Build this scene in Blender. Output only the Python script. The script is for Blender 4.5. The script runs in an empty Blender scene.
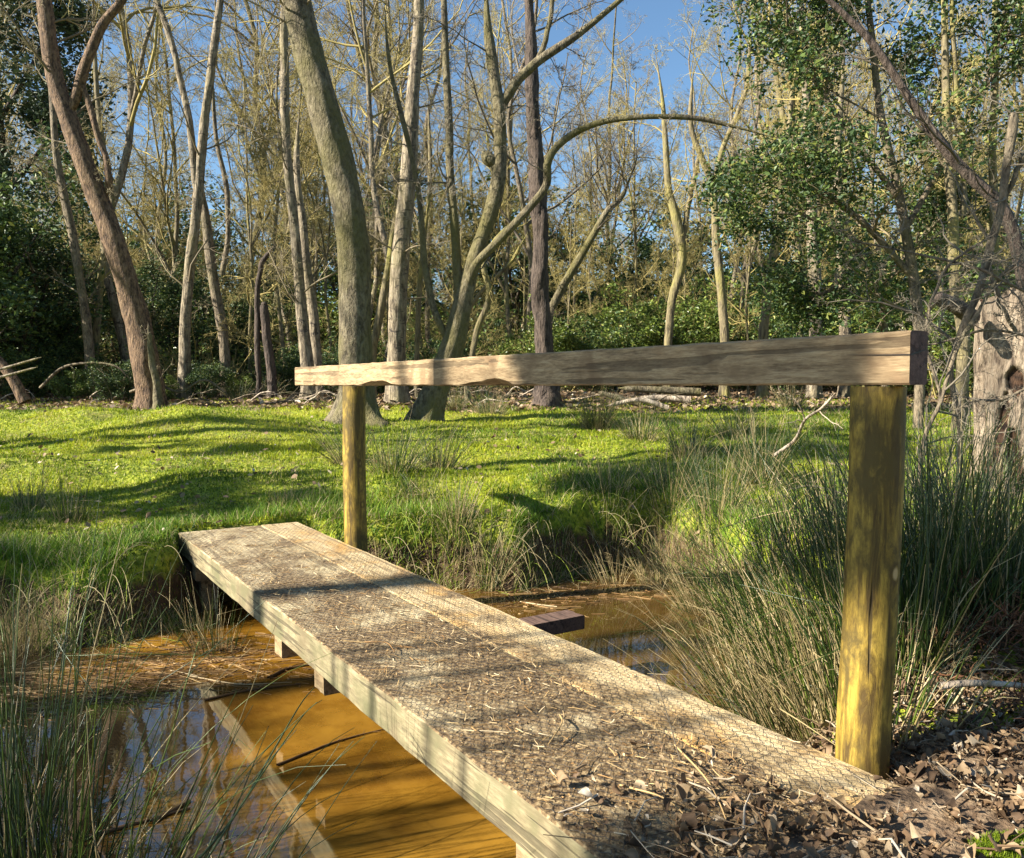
import bpy, bmesh, math, random
import numpy as np
from mathutils import Vector, Matrix

C = bpy.context.scene.collection
R = math.radians
PI = math.pi

# ------------------------------------------------------------------ camera, sky, sun, exposure
sc = bpy.context.scene
F_PX, EYE = 820.0, 0.90
PITCH = math.atan(43 / F_PX)
cam_d = bpy.data.cameras.new('camera'); cam = bpy.data.objects.new('camera', cam_d); C.objects.link(cam)
cam.location = (0, 0, EYE); cam.rotation_euler = (PI / 2 - PITCH, 0, 0)
cam_d.sensor_width = 36; cam_d.lens = 36 * F_PX / 1024
cam_d.clip_start = 0.05; cam_d.clip_end = 900
sc.camera = cam

SUN_EL = R(31)
SUN_H = (-0.955, -0.295)                      # horizontal direction towards the sun
w = bpy.data.worlds.new('World'); sc.world = w; w.use_nodes = True
nt = w.node_tree; bg = nt.nodes['Background']
sky = nt.nodes.new('ShaderNodeTexSky'); sky.sky_type = 'NISHITA'; sky.sun_disc = False
sky.sun_elevation = SUN_EL; sky.sun_rotation = math.atan2(SUN_H[0], SUN_H[1])
sky.altitude = 0; sky.air_density = 1.0; sky.dust_density = 0.3; sky.ozone_density = 1.6
skm = nt.nodes.new('ShaderNodeMix'); skm.data_type = 'RGBA'; skm.blend_type = 'MULTIPLY'; skm.inputs[0].default_value = 1; skm.inputs[7].default_value = (.84, 1.0, 1.07, 1)
nt.links.new(sky.outputs[0], skm.inputs[6]); nt.links.new(skm.outputs[2], bg.inputs[0]); bg.inputs[1].default_value = 0.053
sd = bpy.data.lights.new('sun', 'SUN'); sd.energy = 5.0; sd.angle = R(0.5); sd.color = (1.0, 0.93, 0.80)
so = bpy.data.objects.new('sun', sd); C.objects.link(so)
sdir = Vector((SUN_H[0] * math.cos(SUN_EL), SUN_H[1] * math.cos(SUN_EL), math.sin(SUN_EL)))
so.rotation_euler = sdir.to_track_quat('Z', 'Y').to_euler(); so.location = (-20, -5, 20)
sc.view_settings.view_transform = 'Standard'; sc.view_settings.look = 'None'
sc.view_settings.gamma = 1; sc.view_settings.use_curve_mapping = False
sc.view_settings.exposure = 1.78
sc.render.engine = 'CYCLES'
sc.cycles.max_bounces = 6; sc.cycles.diffuse_bounces = 3; sc.cycles.glossy_bounces = 2
sc.cycles.transmission_bounces = 3; sc.cycles.transparent_max_bounces = 4

# ------------------------------------------------------------------ helpers
def ray(u, v):
    x = (u - 512) / F_PX; y = -(v - 429) / F_PX
    return np.array([x, math.cos(PITCH) + y * math.sin(PITCH), -math.sin(PITCH) + y * math.cos(PITCH)])
def at(u, v, Y):
    d = ray(u, v); return np.array([0, 0, EYE]) + d * (Y / d[1])
def onz(u, v, z=0.0):
    d = ray(u, v); return np.array([0, 0, EYE]) + d * ((z - EYE) / d[2])

_rs = np.random.RandomState(7)
_G = _rs.rand(256, 256)
def vnoise(x, y):
    x = np.asarray(x, float); y = np.asarray(y, float)
    xi = np.floor(x).astype(int); yi = np.floor(y).astype(int)
    fx = x - xi; fy = y - yi; fx = fx * fx * (3 - 2 * fx); fy = fy * fy * (3 - 2 * fy)
    g = lambda a, b: _G[a & 255, b & 255]
    return (g(xi, yi) * (1 - fx) + g(xi + 1, yi) * fx) * (1 - fy) + (g(xi, yi + 1) * (1 - fx) + g(xi + 1, yi + 1) * fx) * fy
def fbm(x, y, o=4):
    s = 0; a = .5; f = 1
    for _ in range(o): s = s + a * (vnoise(x * f + 17.3 * f, y * f + 5.1) - .5); a *= .5; f *= 2.03
    return s

def tag(o, label=None, cat=None, group=None, kind=None):
    if label: o['label'] = label
    if cat: o['category'] = cat
    if group: o['group'] = group
    if kind: o['kind'] = kind
    return o
def empty(name, loc, label, cat, group=None, rz=0, s=1):
    o = bpy.data.objects.new(name, None); C.objects.link(o); o.empty_display_size = .1
    o.location = [float(q) for q in loc]; o.rotation_euler = (0, 0, rz); o.scale = (s, s, s)
    return tag(o, label, cat, group)

class MB:
    """collects geometry, builds ONE mesh object"""
    def __init__(s): s.V = []; s.Q = []; s.T = []; s.t = []; s.qm = []; s.tm = []; s.n = 0
    def add(s, V, F, tint=0.5, mi=0):
        V = np.asarray(V, float).reshape(-1, 3); F = np.asarray(F, int)
        s.V.append(V); s.t.append(np.broadcast_to(np.asarray(tint, float), (len(V),)).copy())
        if F.shape[1] == 4: s.Q.append(F + s.n); s.qm.append(np.full(len(F), mi))
        else: s.T.append(F + s.n); s.tm.append(np.full(len(F), mi))
        s.n += len(V)
    def mesh(s, name, mats, smooth=True, origin=(0, 0, 0)):
        V = np.concatenate(s.V) - np.asarray(origin, float)
        Q = np.concatenate(s.Q) if s.Q else np.zeros((0, 4), int)
        T = np.concatenate(s.T) if s.T else np.zeros((0, 3), int)
        me = bpy.data.meshes.new(name)
        me.vertices.add(len(V)); me.vertices.foreach_set('co', V.astype(np.float32).ravel())
        me.loops.add(Q.size + T.size); me.polygons.add(len(Q) + len(T))
        me.loops.foreach_set('vertex_index', np.concatenate([Q.ravel(), T.ravel()]).astype(np.int32))
        me.polygons.foreach_set('loop_start', np.concatenate([np.arange(len(Q)) * 4, Q.size + np.arange(len(T)) * 3]).astype(np.int32))
        mi = np.concatenate((s.qm or [np.zeros(0)]) + (s.tm or [np.zeros(0)])).astype(np.int32)
        me.polygons.foreach_set('material_index', mi)
        me.polygons.foreach_set('use_smooth', np.full(len(mi), smooth))
        a = me.attributes.new('tint', 'FLOAT', 'POINT'); a.data.foreach_set('value', np.concatenate(s.t).astype(np.float32))
        for m in (mats if isinstance(mats, (list, tuple)) else [mats]): me.materials.append(m)
        me.update(calc_edges=True)
        return me
    def build(s, name, mats, parent=None, smooth=True, origin=None):
        o0 = origin if origin is not None else ((0, 0, 0) if parent is None else tuple(parent.location))
        me = s.mesh(name, mats, smooth, o0)
        o = bpy.data.objects.new(name, me); C.objects.link(o)
        if parent is not None: o.parent = parent
        else: o.location = [float(q) for q in o0]
        return o

def nrm(a): return a / np.maximum(np.linalg.norm(a, axis=-1, keepdims=True), 1e-9)
def tubes(mb, P, Rd, sides=4, tint=0.5, rng=None, mi=0, rough=0.0):
    P = np.asarray(P, float); N, K, _ = P.shape
    T = np.gradient(P, axis=1); T = nrm(T)
    ref = np.tile(np.array([0.31, 0.87, 0.38]), (N, 1)); m = nrm(P[:, -1] - P[:, 0])
    al = np.abs((m * nrm(ref)).sum(1)) > .85; ref[al] = np.array([0.9, -.2, .1])
    U = nrm(np.cross(T, ref[:, None, :])); W = np.cross(T, U)
    a = np.arange(sides) * 2 * PI / sides
    rr = Rd[:, :, None, None] * np.ones((1, 1, sides, 1))
    if rough and rng is not None: rr = rr * (1 + rough * rng.standard_normal((N, K, sides, 1)))
    V = P[:, :, None, :] + rr * (np.cos(a)[None, None, :, None] * U[:, :, None, :] + np.sin(a)[None, None, :, None] * W[:, :, None, :])
    idx = np.arange(N * K * sides).reshape(N, K, sides)
    A = idx[:, :-1, :]; B = np.roll(idx, -1, 2)[:, :-1, :]; D = idx[:, 1:, :]; E_ = np.roll(idx, -1, 2)[:, 1:, :]
    F = np.stack([A, B, E_, D], -1).reshape(-1, 4)
    t = np.broadcast_to(np.asarray(tint, float), (N,)); t = np.repeat(t, K * sides)
    mb.add(V.reshape(-1, 3), F, t, mi)
def strips(mb, P, Wd, side, tint=0.5, mi=0):
    N, K, _ = P.shape
    V = np.stack([P - side[:, None, :] * Wd[:, :, None], P + side[:, None, :] * Wd[:, :, None]], 2)
    idx = np.arange(N * K * 2).reshape(N, K, 2)
    F = np.stack([idx[:, :-1, 0], idx[:, :-1, 1], idx[:, 1:, 1], idx[:, 1:, 0]], -1).reshape(-1, 4)
    t = np.broadcast_to(np.asarray(tint, float), (N,)); mb.add(V.reshape(-1, 3), F, np.repeat(t, K * 2), mi)
def leaves(mb, P, size, rng, tint, mi=0, up=0.3, fold=0.25, aspect=0.5, droop=0.0):
    """folded pointed leaves, two faces each"""
    N = len(P)
    d = rng.standard_normal((N, 3)); d[:, 2] = d[:, 2] * .6 - droop; d = nrm(d)
    n = nrm(rng.standard_normal((N, 3)) + np.array([0, 0, up * 3])); s = nrm(np.cross(d, n)); n = np.cross(s, d)
    L = np.broadcast_to(np.asarray(size, float), (N,))[:, None]
    b = P; tip = P + d * L; mid = P + d * L * .5
    l = mid + s * L * aspect * .5 + n * L * fold * .5; r = mid - s * L * aspect * .5 + n * L * fold * .5
    V = np.stack([b, l, tip, r], 1).reshape(-1, 3); i = np.arange(N) * 4
    F = np.concatenate([np.stack([i, i + 1, i + 2], 1), np.stack([i, i + 2, i + 3], 1)])
    mb.add(V, F, np.repeat(np.broadcast_to(tint, (N,)), 4), mi)
def spline(pts, K):
    """pts [n,m] -> K resampled Catmull-Rom points (any columns)"""
    p = np.asarray(pts, float); n = len(p)
    if n == 2: t = np.linspace(0, 1, K)[:, None]; return p[0] * (1 - t) + p[1] * t
    q = np.vstack([2 * p[0] - p[1], p, 2 * p[-1] - p[-2]]); out = []
    for u in np.linspace(0, n - 1 - 1e-6, K):
        i = int(u); f = u - i; a, b, c, d = q[i:i + 4]
        out.append(.5 * ((2 * b) + (c - a) * f + (2 * a - 5 * b + 4 * c - d) * f * f + (3 * b - a - 3 * c + d) * f ** 3))
    return np.array(out)
def grow(rng, P, Rd, n, t0, t1, L, ang, K, wob, up, rel=True, rk=0.012, rmin=0.0015, rfrac=.6, angv=.25):
    N, K0, _ = P.shape
    idx = np.repeat(np.arange(N), n); M = len(idx)
    u = rng.uniform(t0, t1, M); x = u * (K0 - 1); i = np.minimum(x.astype(int), K0 - 2); f = (x - i)[:, None]
    st = P[idx, i] * (1 - f) + P[idx, i + 1] * f
    T = nrm(P[idx, i + 1] - P[idx, i]); pr = Rd[idx, i] * (1 - f[:, 0]) + Rd[idx, i + 1] * f[:, 0]
    pl = np.linalg.norm(np.diff(P, axis=1), axis=2).sum(1)[idx]
    ln = (L * pl if rel else np.full(M, L)) * (1 - .55 * u) * rng.uniform(.55, 1.25, M)
    q = rng.standard_normal((M, 3)); q = nrm(q - (q * T).sum(1, keepdims=True) * T)
    an = ang + rng.standard_normal(M) * angv
    d = nrm(np.cos(an)[:, None] * T + np.sin(an)[:, None] * q)
    step = (ln / (K - 1))[:, None]; out = [st]; bend = rng.standard_normal((M, 3)) * wob * .6
    for k in range(K - 1):
        out.append(out[-1] + d * step)
        d = nrm(d + rng.standard_normal((M, 3)) * wob + bend + np.array([0, 0, up]))
    r = np.minimum(pr * rfrac, rk * ln + rmin)
    tp = np.linspace(1, .25, K)[None, :]
    return np.stack(out, 1), np.maximum(r[:, None] * tp, rmin * .6)

# ------------------------------------------------------------------ materials
def new_mat(name):
    m = bpy.data.materials.new(name); m.use_nodes = True; t = m.node_tree
    b = t.nodes['Principled BSDF']; b.inputs['Specular IOR Level'].default_value = .3
    return m, t, b
def N(t, ty, **k):
    n = t.nodes.new(ty)
    for a, v in k.items(): setattr(n, a, v)
    return n
def ramp(t, fac, stops, interp='LINEAR'):
    r = N(t, 'ShaderNodeValToRGB'); r.color_ramp.interpolation = interp
    e = r.color_ramp.elements
    while len(e) < len(stops): e.new(.5)
    for k, (p, c) in enumerate(stops): e[k].position = p; e[k].color = (*c, 1)
    t.links.new(fac, r.inputs[0]); return r.outputs[0]
def noise(t, scale, detail=4, vec=None, rough=.6, dist=0.0):
    n = N(t, 'ShaderNodeTexNoise'); n.inputs['Scale'].default_value = scale; n.inputs['Detail'].default_value = detail
    n.inputs['Roughness'].default_value = rough; n.inputs['Distortion'].default_value = dist
    if vec is not None: t.links.new(vec, n.inputs['Vector'])
    return n.outputs['Fac']
def coords(t, scale=(1, 1, 1), rot=0.0):
    c = N(t, 'ShaderNodeTexCoord'); m = N(t, 'ShaderNodeMapping'); m.inputs['Scale'].default_value = scale
    m.inputs['Rotation'].default_value = (0, 0, rot)
    t.links.new(c.outputs['Object'], m.inputs[0]); return m.outputs[0]
def mixc(t, fac, a, b, mode='MIX'):
    m = N(t, 'ShaderNodeMix', data_type='RGBA', blend_type=mode)
    for s, v in ((m.inputs[0], fac), (m.inputs[6], a), (m.inputs[7], b)):
        if isinstance(v, (int, float)): s.default_value = v
        elif isinstance(v, tuple): s.default_value = (*v, 1)
        else: t.links.new(v, s)
    return m.outputs[2]
def math_(t, op, a, b=0.0, clamp=False):
    m = N(t, 'ShaderNodeMath', operation=op); m.use_clamp = clamp
    for s, v in zip(m.inputs, (a, b)):
        if isinstance(v, (int, float)): s.default_value = v
        else: t.links.new(v, s)
    return m.outputs[0]
def bump(t, b, h, strength=.5, dist=.01):
    n = N(t, 'ShaderNodeBump'); n.inputs['Strength'].default_value = strength; n.inputs['Distance'].default_value = dist
    t.links.new(h, n.inputs['Height']); t.links.new(n.outputs[0], b.inputs['Normal'])
def tint_mat(name, stops, rough=.6, spec=.3, transl=0.0, patch=None):
    m, t, b = new_mat(name)
    a = N(t, 'ShaderNodeAttribute', attribute_name='tint')
    c = ramp(t, a.outputs['Fac'], stops)
    t.links.new(c, b.inputs['Base Color']); b.inputs['Roughness'].default_value = rough
    b.inputs['Specular IOR Level'].default_value = spec
    if transl:
        tr = N(t, 'ShaderNodeBsdfTranslucent'); t.links.new(c, tr.inputs[0]); mx = N(t, 'ShaderNodeMixShader')
        mx.inputs[0].default_value = transl; t.links.new(b.outputs[0], mx.inputs[1]); t.links.new(tr.outputs[0], mx.inputs[2])
        t.links.new(mx.outputs[0], t.nodes['Material Output'].inputs[0])
    return m
def bark_mat(name, base, dark, moss=None, mossamt=.5, scale=(9, 9, 2.5), fine=30, bands=None, bstr=.8, light=None):
    m, t, b = new_mat(name); v = coords(t, scale)
    n1 = noise(t, 1.6, 6, v, .65, .4); n2 = noise(t, fine / 9, 4, v, .6)
    c = ramp(t, n1, [(.40, dark), (.50, base), (.62, light or tuple(min(1, q * 1.35) for q in base))])
    c = mixc(t, .5, c, ramp(t, n2, [(.42, dark), (.56, base)]))
    if bands:                                      # birch: dark horizontal lenticels and scars
        vb = coords(t, (5, 5, 13)); nb = noise(t, 1.0, 4, vb, .7, 1.2)
        c = mixc(t, ramp(t, nb, [(.56, (0, 0, 0)), (.63, (1, 1, 1))]), c, bands)
    if moss:
        nm = noise(t, 1.1, 4, coords(t, (1.6, 1.6, .9)), .6)
        c = mixc(t, ramp(t, nm, [(1 - mossamt - .1, (0, 0, 0)), (1 - mossamt + .12, (1, 1, 1))]), c, moss)
    t.links.new(c, b.inputs['Base Color']); b.inputs['Roughness'].default_value = .85
    bump(t, b, math_(t, 'ADD', n1, math_(t, 'MULTIPLY', n2, .5)), bstr, .05); return m

M = {}
M['bark_grey'] = bark_mat('bark_grey', (.19, .15, .10), (.045, .035, .025), (.13, .12, .05), .4, scale=(11, 11, 4.5))
M['bark_olive'] = bark_mat('bark_olive', (.16, .13, .08), (.05, .04, .026), (.12, .105, .035), .48, bstr=1, light=(.29, .25, .165), scale=(10, 10, 5))
M['bark_red'] = bark_mat('bark_red', (.17, .105, .062), (.035, .022, .015), (.16, .12, .06), .3, scale=(14, 14, 5), light=(.30, .20, .12))
M['bark_dark'] = bark_mat('bark_dark', (.095, .07, .055), (.03, .022, .018), (.13, .10, .06), .3, scale=(12, 12, 3), bstr=1)
M['bark_birch'] = bark_mat('bark_birch', (.23, .185, .125), (.06, .046, .032), (.20, .17, .08), .4, bands=(.05, .04, .032), bstr=.8, light=(.38, .32, .23))
M['bark_yellow'] = bark_mat('bark_yellow', (.19, .155, .085), (.07, .055, .035), (.26, .235, .055), .42, bstr=.7)
M['bark_pale'] = bark_mat('bark_pale', (.42, .34, .25), (.12, .09, .065), (.10, .07, .05), .33, scale=(6, 6, 2), bstr=1, light=(.62, .53, .42))
def _hollow():
    m = bark_mat('hollow_trunk_bark', (.30, .23, .16), (.05, .036, .026), (.08, .055, .038), .45, scale=(11, 11, 3), bstr=1, light=(.46, .38, .28)); t = m.node_tree; b = t.nodes['Principled BSDF']
    src = b.inputs['Base Color'].links[0].from_socket; a = N(t, 'ShaderNodeAttribute', attribute_name='tint')
    rot = ramp(t, noise(t, 14, 4, coords(t)), [(.4, (.015, .009, .006)), (.6, (.10, .055, .032))])   # red-brown rotten heartwood
    t.links.new(mixc(t, ramp(t, a.outputs['Fac'], [(.25, (0, 0, 0)), (.6, (1, 1, 1))]), src, rot), b.inputs['Base Color']); return m
M['hollow'] = _hollow()
TW = [(0, (.075, .055, .04)), (.45, (.19, .15, .09)), (.8, (.28, .235, .12)), (1, (.33, .29, .20))]
M['twig'] = tint_mat('twig', TW, .75)
M['twig_gold'] = tint_mat('twig_gold', [(0, (.13, .10, .035)), (.5, (.30, .24, .08)), (1, (.42, .36, .14))], .75)
M['twig_dark'] = tint_mat('twig_dark', [(0, (.035, .028, .02)), (.6, (.10, .08, .055)), (1, (.2, .17, .12))], .8)
M['twig_grey'] = tint_mat('twig_grey', [(0, (.06, .05, .035)), (.5, (.15, .125, .09)), (1, (.27, .235, .17))], .8)
M['holly'] = tint_mat('holly_leaf', [(0, (.018, .04, .016)), (.5, (.045, .085, .024)), (.8, (.12, .17, .035)), (1, (.24, .24, .05))], .55, .4, .18)
M['shrub'] = tint_mat('shrub_leaf', [(0, (.04, .07, .015)), (.5, (.11, .16, .028)), (.85, (.22, .26, .045)), (1, (.32, .27, .10))], .4, .4, .25)
M['needle'] = tint_mat('needle_leaf', [(0, (.025, .045, .025)), (1, (.08, .11, .05))], .6, .3, .1)
M['rush'] = tint_mat('rush_stem', [(0, (.016, .032, .006)), (.4, (.038, .068, .012)), (.58, (.11, .15, .022)), (.7, (.26, .20, .085)), (1, (.46, .36, .19))], .36, .5, .1)
M['grass'] = tint_mat('grass_blade', [(0, (.045, .085, .006)), (.35, (.17, .24, .010)), (.8, (.42, .43, .018)), (.9, (.38, .33, .12)), (1, (.42, .34, .17))], .6, .25, .35)
M['bankgrass'] = tint_mat('bank_grass_blade', [(0, (.04, .10, .010)), (.45, (.13, .24, .018)), (.68, (.27, .34, .035)), (.76, (.34, .28, .13)), (1, (.45, .37, .21))], .6, .25, .25)
M['litter'] = tint_mat('dead_leaf', [(0, (.05, .032, .02)), (.35, (.14, .085, .045)), (.65, (.26, .18, .10)), (.88, (.37, .30, .21)), (1, (.52, .46, .38))], .7, .25, .12)
M['straw'] = tint_mat('straw', [(0, (.07, .04, .018)), (.35, (.24, .13, .045)), (.7, (.42, .29, .13)), (1, (.58, .47, .30))], .7)
M['fern'] = tint_mat('dead_fern', [(0, (.10, .045, .025)), (.6, (.22, .10, .05)), (1, (.32, .17, .09))], .75, .2, .2)

def ground_mat():
    m, t, b = new_mat('turf_and_mud'); v = coords(t)
    a = N(t, 'ShaderNodeAttribute', attribute_name='tint')   # 0 mud, .5 turf, 1 leaf mould
    n1 = noise(t, 3, 6, v); n2 = noise(t, 25, 5, v); n3 = noise(t, .6, 4, v)
    turf = ramp(t, n2, [(.38, (.09, .12, .010)), (.5, (.20, .24, .014)), (.62, (.32, .33, .03))])
    turf = mixc(t, ramp(t, n1, [(.55, (0, 0, 0)), (.7, (1, 1, 1))]), turf, (.17, .14, .05))
    mud = ramp(t, n2, [(.3, (.035, .022, .012)), (.6, (.09, .055, .025)), (.8, (.14, .09, .045))])
    mould = ramp(t, n2, [(.3, (.04, .027, .018)), (.5, (.13, .085, .05)), (.7, (.25, .18, .11))])
    c = mixc(t, ramp(t, a.outputs['Fac'], [(.1, (0, 0, 0)), (.4, (1, 1, 1))]), mud, turf)
    c = mixc(t, ramp(t, math_(t, 'ADD', a.outputs['Fac'], math_(t, 'MULTIPLY', math_(t, 'SUBTRACT', n1, .5), .5)), [(.68, (0, 0, 0)), (.82, (1, 1, 1))]), c, mould)
    t.links.new(c, b.inputs['Base Color']); b.inputs['Roughness'].default_value = .9
    bump(t, b, n2, .9, .03); return m
M['ground'] = ground_mat()

def water_mat():
    m, t, b = new_mat('peaty_water'); v = coords(t)
    n1 = noise(t, .9, 4, v, .5, .6); n2 = noise(t, 9, 5, v, .6)
    c = ramp(t, n1, [(.36, (.085, .036, .004)), (.5, (.19, .088, .009)), (.64, (.31, .16, .02))])
    c = mixc(t, .35, c, ramp(t, n2, [(.4, (.08, .038, .005)), (.6, (.24, .13, .018))]))
    # ochre water by the bridge, shade painted into the colour away from it
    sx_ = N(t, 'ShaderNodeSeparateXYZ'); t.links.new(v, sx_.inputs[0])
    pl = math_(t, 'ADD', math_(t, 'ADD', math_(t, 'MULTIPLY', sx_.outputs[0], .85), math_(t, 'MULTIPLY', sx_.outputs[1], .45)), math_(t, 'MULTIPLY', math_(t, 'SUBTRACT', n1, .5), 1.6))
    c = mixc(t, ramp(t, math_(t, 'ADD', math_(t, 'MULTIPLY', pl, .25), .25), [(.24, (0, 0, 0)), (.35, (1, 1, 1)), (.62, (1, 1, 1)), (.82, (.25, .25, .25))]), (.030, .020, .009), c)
    t.links.new(c, b.inputs['Base Color']); b.inputs['Roughness'].default_value = .02
    b.inputs['IOR'].default_value = 1.9; b.inputs['Specular IOR Level'].default_value = .75
    nb = noise(t, 7, 3, v, .5); bump(t, b, nb, .05, .010); return m
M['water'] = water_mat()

def wood_mat(name, base, dark, pale, ang=0.0, dirt=0.0, scale=(3, 26, 26), stain=None, green=None, gs=1.0):
    """grain runs along object X"""
    m, t, b = new_mat(name); v = coords(t, scale, ang)
    g = noise(t, 1.3, 8, v, .72, .15); g2 = noise(t, 5, 6, v, .7)
    c = ramp(t, g, [(.38, dark), (.5, base), (.62, pale)])
    c = mixc(t, .4, c, ramp(t, g2, [(.4, dark), (.6, pale)]))
    vo = coords(t)
    if stain: c = mixc(t, ramp(t, noise(t, 2.2 * gs, 4, vo, .6, .5), [(.5, (0, 0, 0)), (.68, (1, 1, 1))]), c, stain)
    if green: c = mixc(t, ramp(t, noise(t, 3.4 * gs, 4, vo, .6), [(.46, (0, 0, 0)), (.66, (1, 1, 1))]), c, green)
    # thin drying checks
    ck = noise(t, 1.0, 3, coords(t, (1.2, 34, 34), ang), .5, .3)
    ck = ramp(t, ck, [(.405, (1, 1, 1)), (.425, (0, 0, 0))])
    c = mixc(t, math_(t, 'MULTIPLY', ck, .55), c, tuple(q * .25 for q in dark))
    if dirt:
        sxn = N(t, 'ShaderNodeSeparateXYZ'); t.links.new(vo, sxn.inputs[0])
        nd = math_(t, 'ADD', noise(t, 3.2, 7, vo, .7), math_(t, 'MULTIPLY', math_(t, 'SUBTRACT', sxn.outputs[0], 2.6), .035 if dirt > .1 else .02)); nf = noise(t, 55, 5, vo, .7)
        dcol = ramp(t, nf, [(.38, (.04, .025, .013)), (.52, (.18, .118, .055)), (.66, (.40, .30, .16))])
        c = mixc(t, ramp(t, nd, [(.50 - dirt * .5, (0, 0, 0)), (.62 - dirt * .45, (1, 1, 1))]), c, dcol)
        bump(t, b, math_(t, 'ADD', nf, nd), 1.0, .008)
    else: bump(t, b, math_(t, 'SUBTRACT', g, math_(t, 'MULTIPLY', ck, .6)), .6, .004)
    t.links.new(c, b.inputs['Base Color']); b.inputs['Roughness'].default_value = .8
    return m
M['plank_dirty'] = wood_mat('weathered_plank_dirty', (.46, .37, .21), (.25, .18, .09), (.60, .50, .31), dirt=.255)
M['plank_clean'] = wood_mat('weathered_plank', (.50, .37, .18), (.30, .20, .09), (.64, .52, .32), dirt=.03, stain=(.52, .29, .08), gs=1.5)
M['plank_side'] = wood_mat('plank_edge', (.23, .185, .10), (.11, .085, .05), (.33, .28, .165), green=(.13, .12, .06), gs=1.6, stain=(.14, .11, .06))
M['rail'] = wood_mat('rail_timber', (.28, .19, .10), (.13, .085, .045), (.42, .31, .175), stain=(.18, .115, .06), gs=2.2, scale=(5, 42, 42))
M['rail_end'] = wood_mat('rail_end_grain', (.10, .06, .045), (.05, .03, .024), (.16, .10, .075))
M['bearer'] = wood_mat('bearer_timber', (.26, .18, .09), (.12, .08, .04), (.36, .27, .15))
def post_mat():
    m, t, b = new_mat('treated_post'); v = coords(t, (22, 22, 3.2))
    g = noise(t, 1.5, 8, v, .72, .5)
    c = ramp(t, g, [(.40, (.07, .043, .010)), (.5, (.195, .128, .020)), (.60, (.34, .23, .038))])
    c = mixc(t, ramp(t, noise(t, 7, 6, coords(t, (1.6, 1.6, 1)), .7), [(.47, (0, 0, 0)), (.60, (1, 1, 1))]), c, (.09, .062, .014))
    vo = N(t, 'ShaderNodeTexVoronoi'); vo.inputs['Scale'].default_value = 1.0; t.links.new(coords(t, (7, 7, 5)), vo.inputs['Vector'])
    kn = ramp(t, vo.outputs['Distance'], [(.07, (1, 1, 1)), (.10, (0, 0, 0))]); kr = ramp(t, vo.outputs['Distance'], [(.10, (0, 0, 0)), (.12, (1, 1, 1)), (.17, (0, 0, 0))])
    c = mixc(t, math_(t, 'MULTIPLY', kn, .8), c, (.50, .36, .17)); c = mixc(t, math_(t, 'MULTIPLY', kr, .75), c, (.06, .035, .01))
    ck = ramp(t, noise(t, 1, 2, coords(t, (40, 40, 1.2)), .5, .1), [(.31, (1, 1, 1)), (.335, (0, 0, 0))])
    c = mixc(t, math_(t, 'MULTIPLY', ck, .8), c, (.03, .02, .008))
    t.links.new(c, b.inputs['Base Color']); b.inputs['Roughness'].default_value = .65
    bump(t, b, math_(t, 'SUBTRACT', g, ck), .9, .006); return m
M['post'] = post_mat()
mw, tw_, bw = new_mat('galvanised_wire'); bw.inputs['Base Color'].default_value = (.16, .14, .12, 1); bw.inputs['Metallic'].default_value = .7; bw.inputs['Roughness'].default_value = .45; M['wire'] = mw

# ------------------------------------------------------------------ the lie of the land
A0 = onz(178, 533)[:2]; LV = np.array([.5386, -.8426]); LV /= np.linalg.norm(LV); EV = np.array([-LV[1], LV[0]])
DECK_W, DECK_L, WZ = .75, 4.33, -.41
def deck_xy(s, o): return A0 + LV * s + EV * o
shore_px = [(0, 640), (60, 652), (130, 640), (185, 625), (222, 603), (300, 588), (400, 590), (470, 588), (520, 590), (560, 580), (600, 568), (650, 565), (700, 582), (732, 612), (738, 650), (775, 700), (800, 745), (775, 800), (680, 850), (600, 900), (480, 1010), (250, 1060), (90, 1040), (-60, 1000), (-180, 950)]
WPOLY = np.array([[-9, 4.6], [-5, 4.1], [-3.4, 4.15]] + [list(onz(u, v, WZ)[:2]) for u, v in shore_px] + [[-3.5, 1.6], [-5, 1.8], [-9, 2.4]])
def sdist(x, y):
    p = np.stack([x, y], -1); d = np.full(x.shape, 1e9); ins = np.zeros(x.shape, bool); n = len(WPOLY)
    for i in range(n):
        a = WPOLY[i]; b = WPOLY[(i + 1) % n]; ab = b - a; t = np.clip(((p - a) @ ab) / (ab @ ab), 0, 1)
        q = p - a - t[..., None] * ab; d = np.minimum(d, np.sqrt((q * q).sum(-1)))
        c = ((a[1] > y) != (b[1] > y)); ins ^= c & (x < (b[0] - a[0]) * (y - a[1]) / (b[1] - a[1] + 1e-12) + a[0])
    return np.where(ins, -d, d)
def gauss(x, y, cx, cy, sx, sy, a): return a * np.exp(-((x - cx) / sx) ** 2 - ((y - cy) / sy) ** 2)
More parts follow.
